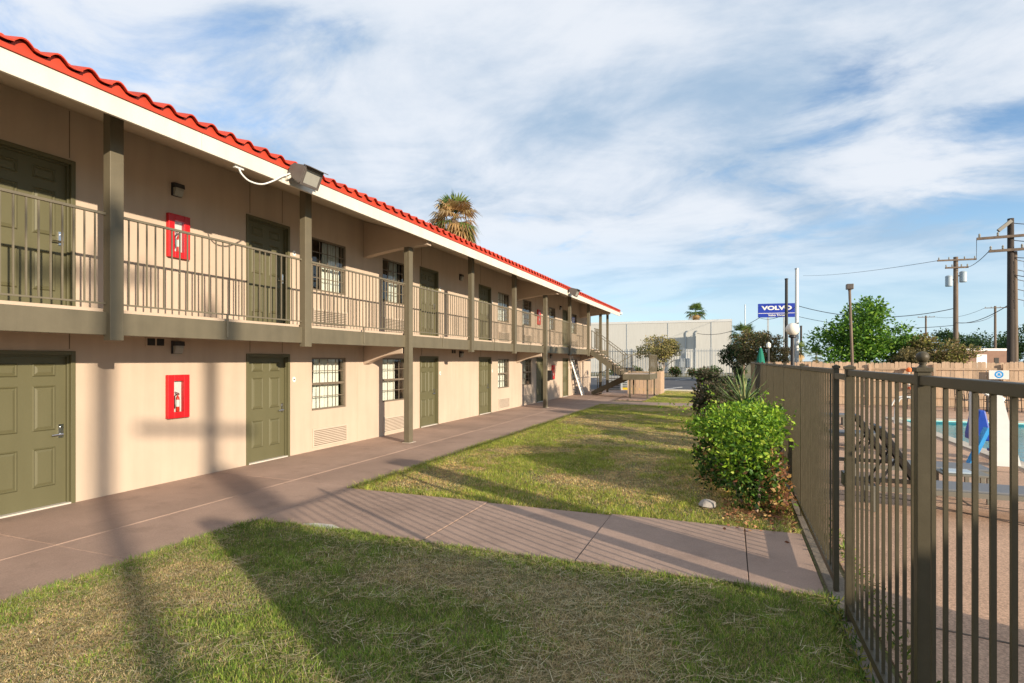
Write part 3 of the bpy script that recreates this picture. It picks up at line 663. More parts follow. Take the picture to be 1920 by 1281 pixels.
# ------------------------------------------------------------------ iron fence
FX = .82
fe = thing('iron_fence', 'dark bronze iron picket fence between lawn and pool deck', 'fence', (FX, 12, 0))
PY = [1.3, 3.10, 4.82, 5.40, 7.85, 10.3, 12.75, 15.2, 17.65, 20.1, 22.55, 25.0, 27.45]
PK = MB().box(-.008, .008, -.008, .008, .135, 1.84); PK = PK.mesh('picket', 'iron')
for k, y in enumerate(PY):
    h = 1.885 if y != 3.10 else 1.897; s_ = .0275 if y == 3.10 else (.029 if abs(y - 4.82) < .01 else .021)
    p = bev(MB().box(FX - s_, FX + s_, y - s_, y + s_, 0.0125, h).build('post', 'iron', fe), .003)
    cz = h; m = MB(); m.box(FX - s_ - .007, FX + s_ + .007, y - s_ - .007, y + s_ + .007, cz + .0005, cz + .022)
    if y == 3.10: bev(m.build('post_cap', 'iron', p), .003); MB().lathe([(.022, .0), (.015, .006), (.012, .014), (.018, .017), (.018, .021), (.010, .023)] + [(.0265 * math.sin(a), .047 - .0265 * math.cos(a)) for a in [R(q) for q in range(22, 180, 12)]], (FX, y, cz + .022), 24).build('ball_finial', 'iron', p)
    else: m.add([(FX - s_, y - s_, cz + .022), (FX + s_, y - s_, cz + .022), (FX + s_, y + s_, cz + .022), (FX - s_, y + s_, cz + .022), (FX, y, cz + .034)], [(0, 1, 4), (1, 2, 4), (2, 3, 4), (3, 0, 4)]); m.build('post_cap', 'iron', p)
for a, b in zip(PY[:-1], PY[1:]):
    if abs(a - 4.82) < .01:
        MB().box(FX - .018, FX + .018, a + .04, b - .04, 1.80, 1.845).build('top_rail', 'iron', fe); MB().box(FX - .03, FX + .03, a + .04, a + .16, 1.0, 1.1).build('latch', 'dark_metal', fe); continue
    tr_ = bev(MB().box(FX - .02, FX + .02, a + .026, b - .026, 1.838, 1.882).build('top_rail', 'iron', fe), .003)
    MB().box(FX - .02, FX + .02, a + .026, b - .026, .075, .135).build('bottom_rail', 'iron', fe)
    n = int(round((b - a) / .145))
    for j in range(1, n): place('picket', PK, None, tr_, (FX, a + (b - a) * j / n, 0))

# ------------------------------------------------------------------ timber fence behind the pool
WFY = 28.7
wf = thing('timber_fence', 'weathered tan timber board fence closing off the far side of the pool deck', 'fence', (10, WFY, 0))
x = .95; k = 0
bm_ = []
for hh in (1.84, 1.87, 1.90): bm_.append(MB().prism([(-.073, 0.01), (.073, .01), (.073, hh - .04), (.045, hh), (-.045, hh), (-.073, hh - .04)], 'y', 0, .018).mesh('board', 'wood_fence'))
while x < 24:
    o = place('board', random.choice(bm_), None, wf, (x + .075, WFY + random.uniform(0, .012), 0)); o.rotation_euler = (0, random.uniform(-.008, .008), 0)
    x += .1525; k += 1
for z in (.35, 1.05, 1.55):
    for j in range(10): MB().box(.95 + j * 2.35, 3.27 + j * 2.35, WFY - .042, WFY - .002, z, z + .085).build('rail', 'wood_fence', wf)
for j in range(11): MB().box(.9 + j * 2.35, .99 + j * 2.35, WFY - .135, WFY - .045, 0, 1.80).build('post', 'wood_fence', wf)
sg = thing('pool_sign', 'white sign with round blue emblem on the timber fence', 'sign', (10.1, WFY - .06, 1.3))
q = at(1870, 705, 24.2); sx, szz = q.x * WFY / q.y, 1.38
MB().box(sx - .33, sx + .33, WFY - .155, WFY - .139, szz - .19, szz + .17).build('board', 'white', sg)
m = MB(); n = 28
for k in range(n):
    a, b = 2 * math.pi * k / n, 2 * math.pi * (k + 1) / n
    m.add([(sx + .15 * math.cos(a), WFY - .1565, szz + .15 * math.sin(a)), (sx + .15 * math.cos(b), WFY - .1565, szz + .15 * math.sin(b)), (sx + .09 * math.cos(b), WFY - .1565, szz + .09 * math.sin(b)), (sx + .09 * math.cos(a), WFY - .1565, szz + .09 * math.sin(a))], [(0, 1, 2, 3)])
m.add([(sx - .06, WFY - .1565, szz - .05), (sx + .06, WFY - .1565, szz - .05), (sx + .04, WFY - .1565, szz + .06), (sx - .04, WFY - .1565, szz + .06)], [(0, 1, 2, 3)]); m.build('emblem', 'lift_sky', sg)
def hook(x, label):
    t = thing('rescue_hook', label, 'rescue hook', (x, WFY - .1, 1.0), 'orange rescue equipment on the timber fence')
    MB().tube([(x, WFY - .16, .75), (x, WFY - .16, 1.62)], .022, 8).build('shaft', 'white', t)
    MB().lathe([(.03, 0), (.10, .03), (.11, .12), (.06, .18), (.02, .2)], (x, WFY - .18, 1.46), 12).build('orange_head', 'orange', t)
    MB().lathe([(.06, 0), (.07, .06), (.05, .12)], (x + .02, WFY - .18, .72), 12).build('orange_float', 'orange', t)
    MB().box(x - .05, x + .05, WFY - .135, WFY - .046, 1.05, 1.15).build('bracket', 'dark_metal', t)
q = at(1702, 690, 24); hook(q.x * WFY / q.y, 'orange topped rescue hook hanging on the timber fence')

# ------------------------------------------------------------------ pool furniture
def lounger():
    t = thing('sun_lounger', 'x', 'lounger', (0, 0, 0), 'grey loungers with raised backs by the iron fence')
    for s in (-1, 1): MB().box(-.95, .98, s * .31 - .018, s * .31 + .018, .27, .33).build('side_rail', 'lounger_frame', t)
    for x in (-.82, .82):
        for s in (-1, 1): bev(MB().box(x - .03, x + .03, s * .30 - .025, s * .30 + .025, 0, .268).build('leg', 'lounger_frame', t), .004)
    bev(MB().box(-.28, .97, -.288, .288, .325, .352).build('sling_seat', 'lounger_grey', t), .008)
    a = R(58); c, s2 = math.cos(a), math.sin(a)
    b = MB().prism([(-.29, .34), (-.29 - .86 * c, .34 + .86 * s2), (-.29 - .86 * c + .03 * s2, .34 + .86 * s2 + .03 * c), (-.29 + .03 * s2, .34 + .03 * c)], 'y', -.28, .28)
    bk = b.build('backrest', 'lounger_grey', t)
    for s in (-1, 1): MB().bar((-.29, s * .30, .34), (-.29 - .88 * c, s * .30, .34 + .88 * s2), .04, .04).build('back_frame', 'black', bk)
    for s in (-1, 1): MB().bar((-.55, s * .24, .74), (-.80, s * .24, .31), .025, .025).build('prop', 'black', bk)
    MB().bar((-.80, -.3, .30), (-.80, .3, .30), .03, .03).build('cross_bar', 'black', t)
    return t
lg = lounger(); lg.location = (2.55, 8.75, 0); lg['label'] = 'grey sun lounger with raised back, first one past the gate posts'
dup(lg, (2.6, 10.45, 0), None, 'grey sun lounger with raised back beside the low side table, farther from the gate')
dup(lg, (2.3, 14.6, 0), R(4), 'grey sun lounger level with the near end of the pool'); dup(lg, (2.3, 19.4, 0), R(-5), 'grey sun lounger beside the globe lamp, opposite the pool middle')
sd = thing('side_table', 'low grey side table with a blue towel on it between two loungers', 'table', (3.0, 9.6, 0))
bev(MB().box(2.72, 3.28, 9.38, 9.82, .36, .39).build('top', 'lounger_frame', sd), .006)
for a in (-.24, .24):
    for b in (-.18, .18): MB().box(3 + a - .02, 3 + a + .02, 9.6 + b - .02, 9.6 + b + .02, 0, .36).build('leg', 'lounger_frame', sd)
tw = MB(); tw.box(2.78, 3.1, 9.42, 9.72, .391, .415); bev(tag(tw.build('folded_towel', 'transformer'), 'pale blue folded towel lying on the low side table', 'towel'), .01)
def chair():
    t = thing('patio_chair', 'x', 'chair', (0, 0, 0), 'black metal chairs by the timber fence')
    for s in (-1, 1):
        MB().tube([(-.24 * 1, s * .26, 0), (-.22, s * .26, .44), (-.30, s * .25, .92)], .014, 6).build('leg', 'black', t)
        MB().tube([(.26, s * .27, 0), (.23, s * .27, .62), (.15, s * .27, .66), (-.24, s * .26, .64)], .014, 6).build('leg', 'black', t)
    MB().box(-.23, .24, -.25, .25, .42, .445).build('seat', 'dark_metal', t)
    bk = MB().tube([(-.30, -.25, .92), (-.31, 0, .96), (-.30, .25, .92)], .014, 6).build('backrest', 'black', t)
    for k in range(6): y = -.2 + k * .08; MB().tube([(-.23, y, .45), (-.30, y, .93)], .009, 5).build('slat', 'black', bk)
    return t
ch = chair(); cpos = [(8.4, 26.4, -1.2, 'black patio chair left of the round table at the timber fence'), (9.9, 26.9, 3.4, 'black patio chair right of the round table at the timber fence'), (9.0, 25.6, 1.5, 'black patio chair on the pool side of the round table'), (10.9, 26.3, .3, 'black patio chair standing alone below the white sign'), (6.9, 26.8, -.6, 'black patio chair under the rescue hook')]
for k, (x, y, r_, l_) in enumerate(cpos):
    if k == 0: ch.location = (x, y, 0); ch.rotation_euler = (0, 0, r_); ch['label'] = l_
    else: dup(ch, (x, y, 0), r_, l_)
tb = thing('patio_table', 'round black patio table between chairs at the timber fence', 'table', (9.1, 26.6, 0))
MB().lathe([(.5, 0), (.52, .01), (.52, .025), (.5, .03)], (9.1, 26.6, .70), 24).build('top', 'dark_metal', tb); MB().lathe([(.25, 0), (.24, .03), (.03, .06), (.03, .70)], (9.1, 26.6, 0), 12).build('pedestal', 'black', tb)
bn = thing('patio_bench', 'dark metal bench standing between pool and timber fence', 'bench', (12.2, 26.0, 0))
for x in (11.55, 12.85): MB().tube([(x, 25.75, 0), (x, 25.77, .62), (x, 26.2, .64), (x, 26.25, 0)], .02, 6).build('leg', 'black', bn)
MB().box(11.55, 12.85, 25.78, 26.2, .40, .44).build('seat', 'dark_metal', bn); MB().box(11.55, 12.85, 26.21, 26.24, .46, .92).build('backrest', 'dark_metal', bn)
# pool lift
pl = thing('pool_lift', 'white and blue pool lift with seat at the edge of the water', 'pool lift', (4.6, 13.2, 0))
lx, ly = 4.62, 13.0
MB().prism([(lx - .12, 0), (lx + .30, 0), (lx + .26, .2), (lx + .02, 1.32), (lx - .06, 1.32), (lx - .08, .2)], 'y', ly - .10, ly + .10).build('base_cover', 'white', pl)
MB().tube([(lx - .42, ly - .1, .35), (lx - .42, ly - .1, 1.55)], .06, 12).build('mast', 'white', pl)
MB().bar((lx - .42, ly - .1, 1.5), (lx + .1, ly + .1, 1.2), .07, .10).build('arm', 'white', pl)
MB().bar((lx - .48, ly - .12, .02), (lx - .2, ly - .1, .7), .16, .06).build('blue_brace', 'lift_sky', pl)
s_ = MB().prism([(lx - .22, .38), (lx + .40, .38), (lx + .45, .48), (lx + .08, .46), (lx - .02, .98), (lx - .13, .98), (lx - .22, .5)], 'y', ly + .5, ly + .95); bev(s_.build('seat', 'lift_blue', pl), .03)
MB().box(lx + .15, lx + .4, ly + .5, ly + .95, .15, .20).build('footrest', 'lift_blue', pl); MB().bar((lx + .3, ly + .72, .2), (lx + .33, ly + .72, .39), .05, .05).build('foot_strut', 'lift_blue', pl)
for k, (gx, gy) in enumerate(((5.0, 20.3), (5.0, 20.8))):
    a = [(gx - .35, gy, .02), (gx - .33, gy, .5), (gx - .2, gy, .78), (gx + .05, gy, .85), (gx + .3, gy, .72), (gx + .45, gy, .3), (gx + .5, gy, -.15)]
    tag(MB().tube(a, .024, 8).build('grab_rail', 'white'), ('curved white grab rail at the pool steps, on the photographer side of the pair', 'curved white grab rail at the pool steps, on the timber fence side of the pair')[k], 'grab rail', 'pair of grab rails at the pool steps')
um = thing('folded_umbrella', 'folded dark green patio umbrella by the far corner of the fence', 'umbrella', (1.15, 26.2, 0))
MB().tube([(1.15, 26.2, 0), (1.15, 26.2, 2.55)], .022, 8).build('pole', 'white', um)
MB().lathe([(.20, 1.45), (.24, 1.55), (.17, 1.9), (.12, 2.2), (.05, 2.48), (.01, 2.52)], (1.15, 26.2, 0), 9).build('canopy', 'green_cloth', um, False); MB().lathe([(.22, 0), (.22, .06), (.04, .1)], (1.15, 26.2, 0), 14).build('base', 'dark_metal', um)
def globe_lamp(x, y, h, label, r=.175):
    t = thing('globe_lamp', label, 'lamp post', (x, y, 0), 'globe lamps around the pool')
    MB().tube([(x, y, 0), (x, y, h - .05)], .055, 12, .05).build('post', 'dark_metal', t); MB().lathe([(.06, 0), (.10, .02), (.10, .06), (.07, .08)], (x, y, h - .09), 14).build('collar', 'dark_metal', t)
    MB().lathe([(r * math.sin(a), -r * math.cos(a)) for a in [R(q) for q in range(14, 181, 12)]], (x, y, h + r - .03), 20).build('globe', 'globe', t)
q = at(1486, 618, 15.2); globe_lamp(q.x, q.y, q.z - .14, 'white globe lamp on a dark post rising behind the iron fence')
q = at(1441, 648, 34); t = thing('small_lamp_post', 'slim dark lamp post with pale lantern beyond the timber fence', 'lamp post', (q.x, q.y, 0))
MB().tube([(q.x, q.y, 0), (q.x, q.y, q.z - .15)], .06, 8).build('post', 'dark_metal', t); MB().lathe([(.08, 0), (.13, .05), (.13, .25), (.04, .36)], (q.x, q.y, q.z - .15), 10).build('lantern', 'globe', t)

# ------------------------------------------------------------------ foliage
def leaves(name, pts, size, cols, mat='leaf', parent=None, flat=0.0, asp=.55, jitter=.35, out=None):
    """leaf shaped faces (folded along the midrib) at pts; cols (n,3)"""
    n = len(pts); pts = np.asarray(pts); d = rng.normal(size=(n, 3)); d[:, 2] *= (1 - flat)
    if out is not None: d = d * .8 + out * 1.0
    d /= np.linalg.norm(d, axis=1)[:, None] + 1e-9
    r_ = rng.normal(size=(n, 3)); r_ -= d * (r_ * d).sum(1)[:, None]; r_ /= np.linalg.norm(r_, axis=1)[:, None] + 1e-9
    nn = np.cross(d, r_); s = size * (1 + jitter * rng.uniform(-1, 1, n)); s = s[:, None]
    tip = pts + d * s; base = pts; lf = pts + d * s * .45 + r_ * s * asp * .5 + nn * s * .10; rt = pts + d * s * .45 - r_ * s * asp * .5 + nn * s * .10
    vs = np.stack([base, lf, tip, rt], 1).reshape(-1, 3); ix = np.arange(n)[:, None] * 4
    fs = np.concatenate([ix + [[0, 1, 2]], ix + [[0, 2, 3]]], 0)
    vs0 = vs.min(0); me = arrmesh(name, vs - vs.mean(0) * [1, 1, 0], fs, mat, np.repeat(cols, 4, 0))
    c = vs.mean(0); return place(name, me, None, parent, (c[0], c[1], 0))
def blob_pts(n, blobs, shell=.55):
    """points through a set of ellipsoids, denser toward their surface"""
    w_ = np.array([b[3] * b[4] * b[5] for b in blobs]) ** .67; w_ /= w_.sum(); out = []; nor = []
    for b, k in zip(blobs, rng.multinomial(n, w_)):
        d = rng.normal(size=(k, 3)); d /= np.linalg.norm(d, axis=1)[:, None]
        r_ = (shell + (1 - shell) * rng.random(k)) ** 1.0; r_ *= 1 + .18 * rng.normal(size=k) * .5
        out.append(np.array(b[:3]) + d * r_[:, None] * np.array(b[3:6])); nor.append(d)
    return np.concatenate(out), np.concatenate(nor)
def mixcol(n, pal, w_):
    p = np.array(pal); i = rng.choice(len(pal), n, p=np.array(w_) / sum(w_)); return p[i] * rng.uniform(.75, 1.25, (n, 1))
def clumps(c, rad, n, r0, r1, squash=.8, seed=0, zmin=None):
    q = np.random.default_rng(seed); out = []
    for _ in range(n):
        d = q.normal(size=3); d /= np.linalg.norm(d); rr = q.uniform(.45, 1.0); s = q.uniform(r0, r1)
        p = np.array(c) + d * rr * np.array(rad)
        if zmin is not None: p[2] = max(p[2], zmin)
        out.append((*p, s, s, s * squash))
    return out
def branch(m, p, d, L, r, depth, tips, spread=.55, seed=None):
    p = Vector(p); d = Vector(d).normalized(); pts = [p]
    for k in range(3):
        d = (d + Vector((random.uniform(-1, 1), random.uniform(-1, 1), random.uniform(-.5, .7))) * .16).normalized(); p = p + d * L / 3; pts.append(p)
    m.tube(pts, r, 6 if depth < 2 else 8, r * .62)
    if depth == 0: tips.append(p); return
    for k in range(random.choice((2, 3, 3))):
        nd = (d + Vector((random.uniform(-1, 1), random.uniform(-1, 1), random.uniform(-.35, .6))) * spread * 1.3).normalized()
        branch(m, p, nd, L * random.uniform(.62, .82), r * .58, depth - 1, tips, spread)
    tips.append(p)
def tree(x, y, H, W_, label, pal, wts, n=5000, ls=.22, trunk_h=.3, cat='tree', name='tree', bark='bark', multi=1, ncl=26, cr=.26, seed=1, group=None, r0=None, zc=.62, zr=.40):
    random.seed(seed); t = thing(name, label, cat, (x, y, 0), group); m = MB(); tips = []
    for k in range(multi):
        a = 2 * math.pi * k / max(1, multi); lean = .38 if multi > 1 else .04
        branch(m, (x + .12 * math.cos(a) * (multi > 1), y + .12 * math.sin(a) * (multi > 1), -.05), (lean * math.cos(a), lean * math.sin(a), 1), H * trunk_h, (r0 or H * .03) / (1 + .25 * (multi - 1)), 2, tips, .6)
    m.build('trunk', bark, t)
    bl = clumps((x, y, H * zc), (W_ / 2 * .80, W_ / 2 * .80, H * zr * .80), ncl, W_ * cr * .45, W_ * cr * .85, .75, seed, None)
    p, nr = blob_pts(n, bl, .35); keep = p[:, 2] > H * .12; p = p[keep]; nr = nr[keep]
    leaves('crown', p, ls, mixcol(len(p), pal, wts), 'leaf', t, .2, .6, .4, nr * .6); return t
G_B = [(.25, .40, .030), (.15, .29, .024), (.07, .16, .02), (.36, .46, .055)]
# the bright bush at the fence: new growth on top, older and dry leaves below
bu = thing('bright_bush', 'bright lime green leafy bush against the iron fence beside the cross path', 'bush', (.2, 9.2, 0))
m = MB(); random.seed(5); tips = []
for k in range(9): branch(m, (random.uniform(-.05, .5), 7.9 + k * .36, -.02), (random.uniform(-.5, .3), random.uniform(-.3, .3), 1), .5, .022, 1, tips, .8)
m.build('stems', 'pale_bark', bu)
lo = [(-.28, 9.0, .30, .26, .35, .28), (-.35, 10.0, .4, .3, .5, .36), (.3, 11.4, .5, .42, .6, .46), (.56, 7.85, .22, .18, .28, .22), (.28, 7.95, .28, .36, .35, .32), (.22, 8.3, .50, .45, .45, .42), (.15, 8.9, .45, .50, .6, .48), (.18, 9.7, .50, .50, .6, .50), (.2, 10.5, .55, .5, .6, .5), (.5, 8.2, .35, .22, .4, .35)]
hi_ = [(-.42, 9.9, .95, .3, .42, .16), (.32, 11.5, 1.0, .4, .5, .22), (.58, 9.3, 1.2, .16, .35, .16), (.18, 8.35, .92, .42, .42, .26), (-.08, 8.95, 1.04, .40, .45, .22), (.3, 9.2, 1.10, .40, .5, .24), (.02, 9.8, 1.12, .5, .5, .24), (.3, 10.6, 1.05, .45, .6, .28), (-.22, 9.4, .98, .34, .4, .18), (.5, 8.7, 1.08, .22, .4, .24), (.2, 8.1, .68, .40, .30, .24)]
p, nr = blob_pts(8800, lo, .35); p[:, 2] = np.abs(p[:, 2]) + .01; p[:, 0] = np.minimum(p[:, 0], FX - .03 - .05 * rng.random(len(p)))
dry = (np.clip((p[:, 0] - .30) * 3.2, 0, 1) * np.clip(1.3 - p[:, 2] * 1.1, 0, 1) + .09) > rng.random(len(p)); c = mixcol(len(p), [(.045, .115, .018), (.08, .17, .022), (.025, .06, .014), (.14, .22, .03)], [4, 3, 3, 1.6]); c[dry] = mixcol(int(dry.sum()), [(.34, .17, .07), (.25, .11, .06), (.42, .26, .08), (.12, .2, .03)], [3, 2, 1.5, 1.5])
leaves('older_leaves', p, .062, c, 'leaf', bu, .2, .62, .4, nr * .7)
hi_ = [(b[0], b[1], b[2] - .10, b[3], b[4], b[5]) for b in hi_]; p, nr = blob_pts(7500, hi_, .35); p[:, 0] = np.minimum(p[:, 0], FX - .03)
leaves('young_leaves', p, .066, mixcol(len(p), G_B, [4, 4, 2, 1.4]), 'leaf', bu, .2, .6, .4, nr * .7)
sp_ = []; so_ = []
for k in range(230):     # loose shoots that break the outline
    b = hi_[k % len(hi_)]; a0 = np.array(b[:3]) + rng.normal(size=3) * np.array(b[3:]) * .6; dr = rng.normal(size=3) * [.9, .9, .35] + [-.35, -.1, .45]; dr /= np.linalg.norm(dr); Ls = rng.uniform(.14, .42)
    for j in range(9): sp_.append(a0 + dr * Ls * (j + 1) / 9 + rng.normal(size=3) * .012); so_.append(dr)
sp_ = np.array(sp_); sp_[:, 0] = np.minimum(sp_[:, 0], FX - .02)
leaves('shoots', sp_, .055, mixcol(len(sp_), G_B, [5, 3, 1, 2]), 'leaf', bu, .1, .55, .3, np.array(so_) * .3)
lit = []
for k in range(420): lit.append((rng.uniform(-.1, .72), rng.normal(7.75, .35), .012 + .03 * rng.random()))
leaves('fallen_leaves', np.array(lit), .05, mixcol(len(lit), [(.34, .18, .08), (.25, .11, .06), (.42, .30, .12)], [3, 2, 2]), 'dry_leaf', bu, .9, .6)
def shrub(x, y, rx, ry, h, label, pal, wts, n=6000, ls=.08, name='shrub', seed=3, group=None, ncl=14):
    t = thing(name, label, 'shrub', (x, y, 0), group); random.seed(seed); m = MB(); tips = []
    for k in range(6): branch(m, (x + random.uniform(-.4, .4) * rx, y + random.uniform(-.4, .4) * ry, -.02), (random.uniform(-.4, .4), random.uniform(-.4, .4), 1), h * .45, h * .016 + .008, 1, tips, .7)
    m.build('stems', 'bark', t)
    bl = clumps((x, y, h * .52), (rx * .72, ry * .72, h * .34), ncl, min(rx, h) * .30, min(rx, h) * .48, .85, seed)
    p, nr = blob_pts(n, bl, .45); p[:, 2] = np.clip(p[:, 2], .02, h * 1.06); leaves('foliage', p, ls, mixcol(len(p), pal, wts), 'leaf', t, .2, .6, .4, nr * .7); return t
DK = [(.07, .075, .036), (.11, .095, .06), (.05, .085, .03), (.16, .12, .08)]
shrub(-.45, 17.6, .85, 1.7, 1.80, 'dark bronze green hedge shrub at the lawn edge', DK, [4, 3, 3, 2], 10000, .085, 'hedge_shrub', 4)
shrub(-.15, 20.5, .9, 1.3, 1.80, 'mid green hedge shrub behind the dark bronze one', [(.05, .11, .025), (.08, .16, .03), (.03, .07, .02)], [4, 3, 3], 7000, .09, 'hedge_shrub', 5)
shrub(.3, 13.4, .45, 1.3, 1.25, 'dark green shrub growing around the yucca at the fence', [(.04, .12, .02), (.09, .2, .025), (.03, .07, .016)], [4, 3, 3], 7000, .07, 'shrub', 8)
# yucca with sword leaves
yu = thing('yucca', 'spiky yucca with long sword leaves above the shrubs', 'yucca', (.25, 14.3, 0))
MB().tube([(.25, 14.3, -.02), (.27, 14.32, .9)], .09, 8, .07).build('trunk', 'bark', yu)
random.seed(12); sw = MB().add([(-.022, 0, 0), (.022, 0, 0), (.026, .3, .02), (-.026, .3, .02), (0, .95, -.02), (0, .3, .004), (0, 0, -.012)], [(0, 6, 5, 3), (6, 1, 2, 5), (3, 5, 4), (5, 2, 4)]).mesh('sword_leaf')
for nm, c in (('yucca_green', (.16, .24, .085)), ('yucca_pale', (.36, .36, .16))): pm(nm, c, .5, .15, 4, .1, 60)
swb = sw.copy(); sw.materials.append(MATS['yucca_green']); swb.materials.append(MATS['yucca_pale'])
for k in range(62):
    o = place('sword_leaf', sw if k % 3 else swb, None, yu, (.27, 14.32, random.uniform(.72, .98))); o.rotation_euler = (R(random.uniform(2, 78)), 0, random.uniform(0, 6.28)); s = random.uniform(.75, 1.15); o.scale = (s, s, s)
rk = MB(); rk.sm = True
n = 10; rk.lathe([(.09, 0), (.12, .03), (.10, .08), (.05, .105)], (-.30, 7.95, -.02), 9); rk.v = [(a + random.uniform(-.012, .012), b + random.uniform(-.012, .012), c) for a, b, c in rk.v]
tag(rk.build('rock', 'stone'), 'small grey rock at the foot of the bright bush', 'rock')

# ------------------------------------------------------------------ trees and palms further off
def P(u, d, v=676): q = at(u, v, d); return q.x, q.y
x, y = P(1612, 46); tree(x, y, 7.6, 8.0, 'tall bright green tree behind the timber fence', [(.13, .27, .026), (.08, .19, .024), (.20, .34, .035), (.045, .11, .02)], [4, 4, 2.5, 2.5], 9500, .27, .3, ncl=34, cr=.23, seed=21, zc=.54, zr=.45)
x, y = P(1690, 47); tree(x, y, 4.6, 4.6, 'low spreading light green tree at the edge of the tall one', [(.15, .27, .035), (.09, .19, .03), (.21, .33, .05)], [4, 3, 2], 3200, .24, .3, ncl=16, cr=.24, seed=22)
x, y = P(1762, 44); tree(x, y, 4.3, 5.0, 'olive brown bushy tree behind the ball topped post', [(.19, .165, .055), (.23, .22, .05), (.12, .11, .045), (.27, .18, .09)], [4, 3, 3, 2], 6000, .20, .25, ncl=24, seed=23, multi=3)
x, y = P(1712, 43); tree(x, y, 3.2, 3.2, 'small brownish shrub tree between the green tree and olive tree', [(.18, .145, .06), (.21, .17, .065), (.11, .10, .045)], [4, 3, 3], 3200, .18, .25, ncl=16, seed=24, multi=3)
x, y = P(1238, 66.8); tree(x, y, 5.2, 6.6, 'crape myrtle with pale stems at the car park edge', [(.27, .235, .085), (.33, .29, .08), (.16, .15, .06), (.36, .27, .15)], [4, 3, 3, 2], 5200, .21, .28, bark='pale_bark', multi=6, ncl=30, cr=.20, seed=25, r0=.17, zc=.64, zr=.32)
x, y = P(1428, 52); tree(x, y, 4.9, 5.0, 'brown olive spreading tree below the blue sign', [(.23, .17, .075), (.30, .22, .085), (.15, .125, .05), (.13, .17, .045)], [4, 3, 3, 2], 6500, .20, .25, ncl=26, seed=26, multi=3)
x, y = P(1385, 55); tree(x, y, 4.0, 3.8, 'dark green bush at the warehouse corner', [(.04, .075, .02), (.06, .1, .03), (.1, .08, .04)], [4, 3, 2], 4500, .2, .25, ncl=16, seed=27, multi=2)
x, y = P(1462, 54); tree(x, y, 4.1, 2.6, 'thin tan shrub tree beside the black pole', [(.2, .15, .08), (.14, .12, .05)], [3, 2], 1300, .18, .3, ncl=12, seed=28, multi=2)
OAK = [(.040, .085, .026), (.062, .12, .032), (.028, .06, .02)]
for k, (u, d, H, W_, l_) in enumerate(((1790, 112, 9.0, 11, 'dark evergreen oak behind the brick building, with a utility pole before it'), (1868, 118, 8.6, 12, 'broad dark oak over the brick building roof'), (1935, 105, 8.8, 12, 'dark oak behind the tall dark utility pole'), (1730, 125, 6.5, 9, 'dark oak mass far beyond the olive tree'))):
    x, y = P(u, d); tree(x, y, H, W_, l_, OAK, [4, 3, 3], 4200, .45, .25, ncl=24, cr=.26, seed=40 + k, zc=.55, zr=.42)
def palm(x, y, H, W_, label, seed, skirt=12, n=34, dead=.35, drop=.0):
    random.seed(seed); t = thing('fan_palm', label, 'palm', (x, y, 0)); MB().tube([(x, y, -.05), (x + .1, y, H * .5), (x, y, H)], H * .022 + .08, 10, H * .014 + .06).build('trunk', 'bark', t)
    def frond(el, az, L, col, droop):
        vs = []; fs = []; cs = []; d0 = V(math.cos(az) * math.cos(el), math.sin(az) * math.cos(el), math.sin(el)); hub = V(x, y, H) + d0 * L * .45; side = V(-math.sin(az), math.cos(az), 0); upv = side.cross(d0) * -1
        a = V(x, y, H); vs += [a + side * .02, a - side * .02, hub - side * .02, hub + side * .02]; fs.append((0, 1, 2, 3)); nseg = 13
        for k in range(nseg):
            th = R(-85 + 170 * k / (nseg - 1)); dr = d0 * math.cos(th) + side * math.sin(th); ln = L * .62 * (.75 + .25 * math.cos(th)) * random.uniform(.85, 1.1); pr = (side * math.cos(th) - d0 * math.sin(th)) * L * .035
            m1 = hub + dr * ln * .6; tip = hub + dr * ln + V(0, 0, -droop * ln); b = len(vs); vs += [hub, m1 + pr, tip, m1 - pr]; fs.append((b, b + 1, b + 2, b + 3))
        mm = arrmesh('frond', np.array([(q - V(x, y, H))[:] for q in vs]), np.array(fs), 'leaf', np.tile(np.array(col) * random.uniform(.8, 1.2), (len(vs), 1))); place('frond', mm, None, t, (x, y, H))
    for k in range(n):
        el = R(random.uniform(-30, 85) if skirt < 40 else random.choice((random.uniform(-45, -5), random.uniform(50, 88)))); col = random.choice([(.10, .17, .035), (.07, .13, .03), (.15, .20, .05)]); frond(el, random.uniform(0, 6.28), W_ / 2 * random.uniform(.85, 1.05), col, .15 if el > .5 else .4)
    for k in range(skirt): frond(R(random.uniform(-85, 35 if skirt < 40 else 62)), random.uniform(0, 6.28), W_ / 2 * random.uniform(.7, 1.0), random.choice([(.52, .36, .17), (.44, .28, .12), (.58, .44, .22)]), .45)
    return t
x, y = P(852, 35); palm(x, y, 10.7, 3.9, 'fan palm with tan dead fronds rising behind the tiled roof', 3, 72, 18)
x, y = P(1304, 112); palm(x, y, 11.6, 4.6, 'green fan palm standing behind the white warehouse', 4, 10, 34)
x, y = P(1500, 62); palm(x, y, 3.0, 2.4, 'small yellow green fan palm near the white pole', 5, 4, 26)
x, y = P(1530, 66); palm(x, y, 2.5, 2.6, 'small dark fan palm between white pole and green tree', 6, 3, 22)
x, y = P(1393, 60); palm(x, y, 4.6, 3.4, 'dark green fan palm behind the brown tree at the warehouse corner', 7, 3, 26)
random.seed(9)
